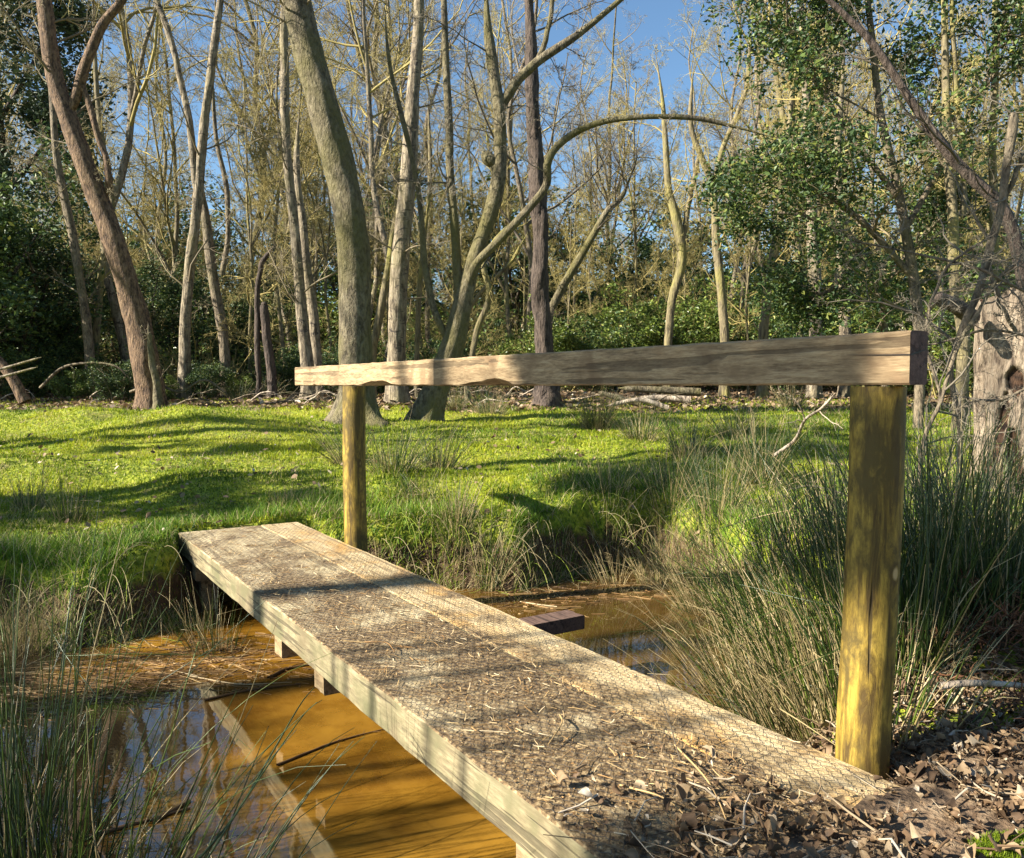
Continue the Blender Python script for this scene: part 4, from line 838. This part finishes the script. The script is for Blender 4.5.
# ------------------------------------------------------------------ lawn grass, bank grass (stuff)
def blades(rg, X, Y, h, wd, K=3, lean=.5, zoff=0):
    n = len(X); base = np.stack([X, Y, ground_h(X, Y) + zoff], 1); a = rg.uniform(0, 2 * PI, n); tl = rg.uniform(.1, 1, n) * lean
    d = np.stack([np.cos(a) * tl, np.sin(a) * tl, np.ones(n)], 1); d = nrm(d); out = [base]; hd = d * [1, 1, 0]
    for k in range(K - 1): out.append(out[-1] + d * (h / (K - 1))[:, None]); d = nrm(d + hd * .6 - np.array([0, 0, .15]))
    b = rg.uniform(0, 2 * PI, n); side = np.stack([np.cos(b), np.sin(b), np.zeros(n)], 1)
    return np.stack(out, 1), wd[:, None] * np.linspace(1, .15, K)[None], side
rg = np.random.default_rng(900); n = 330000
u = rg.uniform(-60, 1090, n); Y = 4.3 * (17 / 4.3) ** rg.random(n) ** 1.05; X = (u - 512) / F_PX * Y
sdv = sdist(X, Y); keep = (sdv > .03); s_, o_ = in_deck(np.stack([X, Y], 1)); keep &= ~((s_ > -.03) & (s_ < 4.4) & (o_ > -.02) & (o_ < DECK_W + .02)); keep &= ~((Y > 13) & (rg.random(n) < (Y - 13) / 3))
X, Y, sdv = X[keep], Y[keep], sdv[keep]; n = len(X)
pn = fbm(X * 1.3 + 3, Y * 1.3, 4); hh = (.010 + .0014 * Y + .085 * np.clip(fbm(X * 1.7, Y * 1.7 + 40, 4) + .02, 0, 1)) * rg.uniform(.5, 1.5, n)
P, Wd, sd2 = blades(rg, X, Y, hh, .0012 + .00045 * Y * rg.uniform(.6, 1.3, n), 3, .8)
tn = np.clip(.42 + 1.5 * pn + .2 * rg.standard_normal(n), 0, .84); tn = np.where(rg.random(n) < .07 + 1.1 * np.clip(fbm(X * 1.9 + 50, Y * 1.9, 3) - .06, 0, 1), rg.uniform(.86, 1, n), tn)
m = MB(); strips(m, P, Wd, sd2, tn); tag(m.build('lawn_grass', M['grass'], smooth=False), 'short sunlit mossy grass covering the lawn', 'grass', kind='stuff')
# long bank grass: along the shore
rg = np.random.default_rng(901); n = 150000
u = rg.uniform(-60, 800, n); Y = rg.uniform(3.9, 6.6, n); X = (u - 512) / F_PX * Y; sdv = sdist(X, Y); s_, o_ = in_deck(np.stack([X, Y], 1))
keep = (sdv > -.02) & (sdv < .75) & (rg.random(n) < np.clip(1.1 - sdv * 1.3, 0, 1)) & ~((s_ > -.05) & (o_ > -.03) & (o_ < DECK_W + .03)) & (fbm(X * 2.2 + 8, Y * 2.2, 3) > -.16)
X, Y, sdv = X[keep], Y[keep], sdv[keep]; n = len(X); hh = rg.uniform(.03, .13, n) * np.clip(1.25 - sdv, .4, 1) * (1 + 1.0 * fbm(X * 2, Y * 2, 2))
P, Wd, sd2 = blades(rg, X, Y, hh, rg.uniform(.0016, .0036, n), 4, .9); low = P[:, 0, 2] < -.18
tn = np.where(rg.random(n) < np.where(low, .6, .18), rg.uniform(.75, 1, n), np.clip(.35 + .5 * fbm(X * 2, Y * 2, 3) + .18 * rg.standard_normal(n), 0, .68))
m = MB(); strips(m, P, Wd, sd2, tn); tag(m.build('bank_grass', M['bankgrass'], smooth=False), 'longer tufty grass hanging over the stream bank', 'grass', kind='stuff')
# rough patches of longer grass in the lawn and around its tufts
rg = np.random.default_rng(910); n = 90000
u = rg.uniform(-60, 1090, n); Y = 4.9 * (12 / 4.9) ** rg.random(n); X = (u - 512) / F_PX * Y; sdv = sdist(X, Y)
pf = fbm(X * 1.5 + 70, Y * 1.5 + 3, 4) + np.clip((X + .2) * .09, -.12, .10)
keep = (sdv > .1) & (rg.random(n) < np.clip((pf - .02) * 6, 0, 1)); X, Y, pf = X[keep], Y[keep], pf[keep]; n = len(X)
P, Wd, sd2 = blades(rg, X, Y, rg.uniform(.04, .16, n) * (.5 + 2 * np.clip(pf, 0, .35)), .0009 + .00028 * Y * rg.uniform(.6, 1.3, n), 4, .9)
tn = np.where(rg.random(n) < .38, rg.uniform(.72, 1, n), rg.uniform(0, .6, n))
m = MB(); strips(m, P, Wd, sd2, tn); tag(m.build('rough_grass', M['bankgrass'], smooth=False), 'rougher tufts of longer grass and dry straw in the lawn', 'grass', kind='stuff')
# hanging dead blades along the overhang
rg = np.random.default_rng(902); n = 1100; t_ = rg.random(n); idx = rg.integers(0, len(WPOLY), n); Pa = WPOLY[idx]; Pb = WPOLY[(idx + 1) % len(WPOLY)]; c = Pa + (Pb - Pa) * t_[:, None]
c = c[(c[:, 1] > 3.9)]; c += rg.standard_normal(c.shape) * .08; s_, o_ = in_deck(c); c = c[~((o_ > -.05) & (o_ < DECK_W + .05))]; n = len(c)
base = np.stack([c[:, 0], c[:, 1] + .12, ground_h(c[:, 0], c[:, 1] + .12)], 1); d = nrm(np.stack([rg.standard_normal(n) * .5, -np.ones(n) * .6, rg.uniform(-.2, .5, n)], 1)); out = [base]; L = rg.uniform(.12, .42, n)[:, None]
for k in range(6): out.append(out[-1] + d * L / 6); d = nrm(d + np.array([0, 0, -.38]))
P = np.stack(out, 1); P[:, :, 2] = np.maximum(P[:, :, 2], WZ + .004)
m = MB(); tubes(m, P, np.full((n, 7), .0014), 3, rg.uniform(.62, 1, n)); tag(m.build('hanging_dead_grass', M['bankgrass']), 'dead straw blades hanging from the bank to the water', 'grass', kind='stuff')

# ------------------------------------------------------------------ leaf litter, dead fern, debris
def scatter_flat(rg, X, Y, Z, size, m, tint, tilt=.5, curl=.3, aspect=.6):
    n = len(X); a = rg.uniform(0, 2 * PI, n); nn = nrm(np.stack([rg.standard_normal(n) * tilt, rg.standard_normal(n) * tilt, np.ones(n)], 1)); d = np.stack([np.cos(a), np.sin(a), np.zeros(n)], 1); d = nrm(d - (d * nn).sum(1, keepdims=True) * nn); s = np.cross(nn, d)
    c = np.stack([X, Y, Z], 1); L = size[:, None]; prof = [(-.5, 0, .0), (-.2, .5, curl), (.2, .42, curl * .8), (.5, 0, .25), (.2, -.42, curl * .8), (-.2, -.5, curl)]
    cu = rg.uniform(-.6, 1.4, (n, 1)); V = np.stack([c + d * L * p[0] + s * L * p[1] * aspect * rg.uniform(.7, 1.3, (n, 1)) + nn * L * p[2] * cu * .5 for p in prof], 1)
    i = np.arange(n) * 6; F = np.concatenate([np.stack([i, i + 1, i + 2, i + 3], 1), np.stack([i, i + 3, i + 4, i + 5], 1)]); m.add(V.reshape(-1, 3), F, np.repeat(tint, 6))
def curled_leaves(rg, X, Y, Z, size, m, tint, tilt=.7):
    n = len(X); a = rg.uniform(0, 2 * PI, n); nn = nrm(np.stack([rg.standard_normal(n) * tilt, rg.standard_normal(n) * tilt, np.ones(n)], 1)); d = np.stack([np.cos(a), np.sin(a), np.zeros(n)], 1); d = nrm(d - (d * nn).sum(1, keepdims=True) * nn); s = np.cross(nn, d)
    c = np.stack([X, Y, Z], 1); L = size[:, None]; wp = [.03, .30, .5, .46, .28, .04]; V = []; bend = rg.normal(0, .55, (n, 1)); cup = rg.normal(.35, .55, (n, 1)); asp = rg.uniform(.5, 1.0, (n, 1)); tw = rg.normal(0, .5, (n, 1))
    for k, w_ in enumerate(wp):
        t = k / 5 - .5
        for e in (-1, -.5, 0, .5, 1):
            ww = w_ * asp * (rg.uniform(.55, 1.15, (n, 1)) if abs(e) == 1 else 1)
            h_ = bend * (.25 - t * t) * 1.2 + cup * (e * e) * w_ * 1.1 + tw * t * e * .5 + rg.standard_normal((n, 1)) * .05 * abs(e)
            V.append(c + d * L * t + s * L * e * ww + nn * L * h_)
    V = np.stack(V, 1); i = np.arange(n)[:, None] * 30; F = []
    for k in range(5):
        for e in range(4): q = k * 5 + e; F.append(np.concatenate([i + q, i + q + 1, i + q + 6, i + q + 5], 1))
    tt = np.repeat(tint, 30) + rg.standard_normal(n * 30) * .05; m.add(V.reshape(-1, 3), np.concatenate(F), np.clip(tt, 0, 1))
rg = np.random.default_rng(903); n = 34000
X = rg.uniform(-.3, 2.6, n); Y = rg.uniform(1.05, 3.0, n); s_, o_ = in_deck(np.stack([X, Y], 1)); sdv = sdist(X, Y)
dens = np.where((o_ > 0) & (o_ < DECK_W), np.clip((s_ - np.where(o_ < .5, 3.75, 4.08)) / .6, 0, 1) ** 1.7 * .8, np.where(o_ >= DECK_W, np.clip(1.25 - (Y - 2.0), .12, 1), .9))
keep = (rg.random(n) < dens) & (sdv > .02); X, Y, s_, o_ = X[keep], Y[keep], s_[keep], o_[keep]; n = len(X)
on = (o_ > 0) & (o_ < DECK_W) & (s_ < DECK_L); Z = np.where(on, np.maximum(.004, ground_h(X, Y)), ground_h(X, Y)) + rg.random(n) * .022 + .004
m = MB(); sz = .006 + .036 * rg.random(n) ** 3; curled_leaves(rg, X, Y, Z, sz, m, rg.beta(1.4, 1.7, n)); nt_ = 2200; ti = rg.integers(0, n, nt_); p0 = np.stack([X[ti], Y[ti], Z[ti] + .01], 1); a = rg.uniform(0, 2 * PI, nt_); L = .02 + .16 * rg.random(nt_) ** 3; dv = np.stack([np.cos(a) * L, np.sin(a) * L, rg.normal(.0, .012, nt_)], 1); md = p0 + dv * .5 + rg.standard_normal((nt_, 3)) * .006; tubes(m, np.stack([p0, md, p0 + dv], 1), np.full((nt_, 3), .0014) * rg.uniform(.5, 2, (nt_, 1)) * np.array([1.2, 1, .6]), 4, rg.uniform(.2, .95, nt_)); tag(m.build('leaf_litter', M['litter'], smooth=True), 'brown and grey dead leaves lying thick at the near end of the planks', 'leaf litter', kind='stuff')
# under-tree litter far away
rg = np.random.default_rng(904); n = 26000; u = rg.uniform(-60, 1090, n); Y = rg.uniform(12, 26, n); X = (u - 512) / F_PX * Y; Z = ground_h(X, Y) + rg.random(n) * .03
m = MB(); scatter_flat(rg, X, Y, Z, rg.uniform(.05, .13, n), m, rg.beta(2, 2, n), tilt=.8); tag(m.build('woodland_litter', M['litter'], smooth=False), 'dead leaves over the woodland floor beyond the lawn', 'leaf litter', kind='stuff')
rg = np.random.default_rng(905); n = 1500; u = rg.uniform(-60, 1000, n); Y = 4.6 * (12 / 4.6) ** rg.random(n); X = (u - 512) / F_PX * Y; k_ = (sdist(X, Y) > .1) & (fbm(X * 1.4 + 20, Y * 1.4, 3) > .02); X, Y = X[k_], Y[k_]; n = len(X)
m = MB(); scatter_flat(rg, X, Y, ground_h(X, Y) + .02 + rg.random(n) * .02, rg.uniform(.02, .06, n), m, rg.beta(2, 1.5, n), tilt=.8); tag(m.build('lawn_leaves', M['litter'], smooth=False), 'scattered dead leaves lying in the lawn', 'leaf litter', kind='stuff')
# debris on the deck: flakes and straws
rg = np.random.default_rng(906); n = 11000; s_ = DECK_L * rg.random(n) ** .7; o_ = rg.random(n) * DECK_W
dens = np.where(o_ < .50, .75, .02) * np.clip(.35 + 2.2 * fbm(s_ * 3.1 + 4, o_ * 5, 3) + .2 * s_ / 4 + .5 * np.exp(-((o_ - .44) / .09) ** 2), .05, 1) + np.where((o_ > .47) & (o_ < .53), .45, 0)
k_ = rg.random(n) < dens; s_, o_ = s_[k_], o_[k_]; xy = A0[None] + np.outer(s_, LV) + np.outer(o_, EV); n = len(s_)
m = MB(); scatter_flat(rg, xy[:, 0], xy[:, 1], .003 + rg.random(n) * .007, rg.uniform(.002, .005, n) + .007 * rg.random(n) ** 4, m, np.clip(rg.beta(1.3, 2.2, n), 0, 1), tilt=.35)
ns = 950; s_ = DECK_L * rg.random(ns) ** .8; o_ = .5 * rg.random(ns) ** .9 + rg.random(ns) * .04; o_ = np.where(rg.random(ns) < .05, rg.uniform(.5, .74, ns), o_)
xy = A0[None] + np.outer(s_, LV) + np.outer(o_, EV); a = rg.uniform(0, PI, ns) ; L = rg.uniform(.01, .05, ns) * np.where(rg.random(ns) < .08, 2.5, 1); st = np.stack([xy[:, 0], xy[:, 1], .006 + rg.random(ns) * .009], 1); dd = np.stack([np.cos(a) * L, np.sin(a) * L, rg.uniform(-.004, .008, ns)], 1); mid = st + dd * .5 + rg.standard_normal((ns, 3)) * [.002, .002, .001]
tubes(m, np.stack([st, mid, st + dd], 1), np.full((ns, 3), .0009) * rg.uniform(.6, 1.8, (ns, 1)), 3, rg.uniform(.2, 1, ns))
tag(m.build('deck_debris', M['straw'], smooth=False), 'bits of bark, straw and leaf caught in the netting on the planks', 'debris', kind='stuff')
# a small dead twig sprig on the planks and the longer sticks
m = MB(); b0 = onz(680, 760, .01); P = spline([[*b0, .0016], [*(b0 + [-.02, .08, .09]), .0013], [*(b0 + [-.05, .13, .19]), .0008]], 12); tubes(m, P[None, :, :3], P[None, :, 3], 5); A, a = grow(rg, P[None, :, :3], P[None, :, 3], 14, .2, 1, .35, .9, 5, .2, 0, rmin=.0006); tubes(m, A, a, 3)
A, a = grow(rg, A, a, 3, .2, 1, .4, .8, 4, .2, 0, rmin=.0005); tubes(m, A, a, 3)
tag(m.build('dead_sprig', M['twig_dark'], None, origin=tuple(b0)), 'thin dry weed sprig standing up from the planks near the handrail side', 'twig')
for k, (pa, pb, lb) in enumerate([((675, 745), (740, 858), 'long thin curved twig lying across the near planks'), ((365, 642), (395, 652), 'orange-brown short twig on the middle of the planks'), ((620, 785), (700, 832), 'straw-pale stick lying on the near planks'), ((700, 800), (760, 812), 'short straw stick on the near planks'), ((560, 715), (548, 745), 'short upright-lying straw stick midway on the planks')]):
    A_ = onz(*pa, .014); B2 = onz(*pb, .014); Mi = (A_ + B2) / 2 + [.02, .01, .012]; q = spline([A_, Mi, B2], 14); m = MB(); tubes(m, q[None], (.0022 * np.linspace(1.2, .6, 14))[None], 5, .6 if k != 1 else .35); tag(m.build('twig', M['straw'], None, origin=tuple(A_)), lb, 'twig')
# dead fern heap at right bank
rg = np.random.default_rng(907); m = MB(); nf = 150
X = rg.uniform(1.45, 2.6, nf); Y = rg.uniform(1.9, 3.2, nf); base = np.stack([X, Y, ground_h(X, Y) + .02], 1); a = rg.uniform(0, 2 * PI, nf); d = nrm(np.stack([np.cos(a), np.sin(a), rg.uniform(.1, .9, nf)], 1)); out = [base]
for k in range(9): out.append(out[-1] + d * .045); d = nrm(d + rg.standard_normal((nf, 3)) * .15 + [0, 0, -.14])
P = np.stack(out, 1); tubes(m, P, np.full((nf, 10), .0018), 3, .3)
A, a = grow(rg, P, np.full((nf, 10), .0018), 26, .1, 1, .09, 1.2, 4, .25, -.05, rel=False, rmin=.001); tubes(m, A, np.full(A.shape[:2], .0022) * np.array([1.3, 1.2, .8, .3]), 3, rg.random(len(A)))
tag(m.build('dead_fern', M['fern']), 'collapsed red-brown dead bracken on the right bank', 'dead fern', kind='stuff')
# moss cushion bottom right
rg = np.random.default_rng(908); n = 9000; c = onz(1040, 866, .0); a = rg.uniform(0, 2 * PI, n); r = .10 * np.sqrt(rg.random(n)); X = c[0] + r * np.cos(a) * 1.3; Y = c[1] + r * np.sin(a) * .6
P, Wd, sd2 = blades(rg, X, Y, rg.uniform(.006, .018, n) * (1.3 - r / .2), np.full(n, .0012), 3, .8, .006); m = MB(); strips(m, P, Wd, sd2, rg.uniform(.0, .5, n)); tag(m.build('moss_cushion', M['grass'], smooth=False), 'bright green moss cushion in the bottom right corner', 'moss', kind='stuff')
# floating dead stems and leaves
rg = np.random.default_rng(909); m = MB(); n = 1700
cx = np.array([onz(u, v, WZ)[:2] for u, v in [(150, 680), (90, 690), (250, 665), (50, 680), (30, 700), (230, 650), (180, 655), (560, 592), (650, 590), (520, 600), (110, 665), (200, 665)]]); ci = rg.integers(0, len(cx), n); c = cx[ci] + rg.standard_normal((n, 2)) * [.22, .16]; k_ = sdist(c[:, 0], c[:, 1]) < 0; c = c[k_]; n = len(c)
a = rg.normal(.15, .5, n); L = rg.uniform(.03, .28, n) * rg.random(n); dd = np.stack([np.cos(a) * L, np.sin(a) * L, rg.uniform(-.002, .006, n)], 1); st = np.stack([c[:, 0], c[:, 1], np.full(n, WZ + .002)], 1); md = st + dd * .5 + rg.standard_normal((n, 3)) * [.004, .004, .001]
tubes(m, np.stack([st, md, st + dd], 1), np.full((n, 3), .0013) * rg.uniform(.6, 1.8, (n, 1)), 3, np.clip(rg.beta(1.5, 3.4, n), 0, 1)); k2 = rg.random(n) < .3; scatter_flat(rg, c[k2, 0], c[k2, 1], np.full(k2.sum(), WZ + .003), rg.uniform(.005, .02, k2.sum()), m, rg.beta(1.3, 3, k2.sum()), tilt=.12)
tag(m.build('floating_debris', M['straw'], smooth=False), 'matted dead stems and leaves floating on the stream', 'debris', kind='stuff')
for k, (path, r, lb) in enumerate([([(455, 748), (500, 735), (560, 722)], .004, None), ([(85, 838), (140, 822), (190, 808)], .008, 'dark wet stick floating in the reflection at lower left'), ([(150, 822), (170, 812), (190, 800)], .010, 'dark bark piece floating in the reflection at lower left'), ([(277, 765), (335, 742), (388, 728)], .005, 'thin dark stick floating in the sunlit brown water beside the planks'), ([(205, 700), (250, 690), (300, 684)], .006, 'dark twig floating under the left side of the planks'), ([(268, 678), (290, 668), (330, 662)], .009, 'dark stick lying in the water under the planks'), ([(190, 676), (240, 684), (292, 682)], .0035, 'long straw floating by the planks')]):
    if lb is None: continue
    P = np.array([onz(u, v, WZ + .004) for u, v in path]); q = spline(P, 14); m = MB(); tubes(m, q[None], (r * np.linspace(1, .4, 14))[None], 6, .08 if 'straw' not in lb else .8, rng=rg, rough=.1); A, a = grow(rg, q[None], np.full((1, 14), r * .5), 3, .3, .9, .25, .6, 5, .1, 0, rmin=.0008); A[:, :, 2] = np.clip(A[:, :, 2], WZ, WZ + .02); tubes(m, A, a, 4, .15)
    tag(m.build('floating_stick', M['straw'], None, origin=tuple(P[0])), lb, 'stick')

# ------------------------------------------------------------------ tell shared labels apart by distance
from collections import defaultdict
_d = defaultdict(list)
for o in bpy.data.objects:
    if o.parent is None and o.get('label') and 'outside the left edge' not in o['label']: _d[o['label']].append(o)
RK = ['nearest', 'second nearest', 'third nearest', 'fourth nearest', 'fifth nearest', 'sixth nearest', 'seventh nearest', 'eighth nearest']
for lb, os_ in _d.items():
    if len(os_) > 1 and len(os_) < 9:
        os_.sort(key=lambda q: q.location.y)
        for k, o in enumerate(os_):
            if len(lb.split()) <= 14 and 'fallen stick' not in lb: o['label'] = lb + ', ' + (RK[k] if k < len(os_) - 1 and k < 8 else 'farthest')
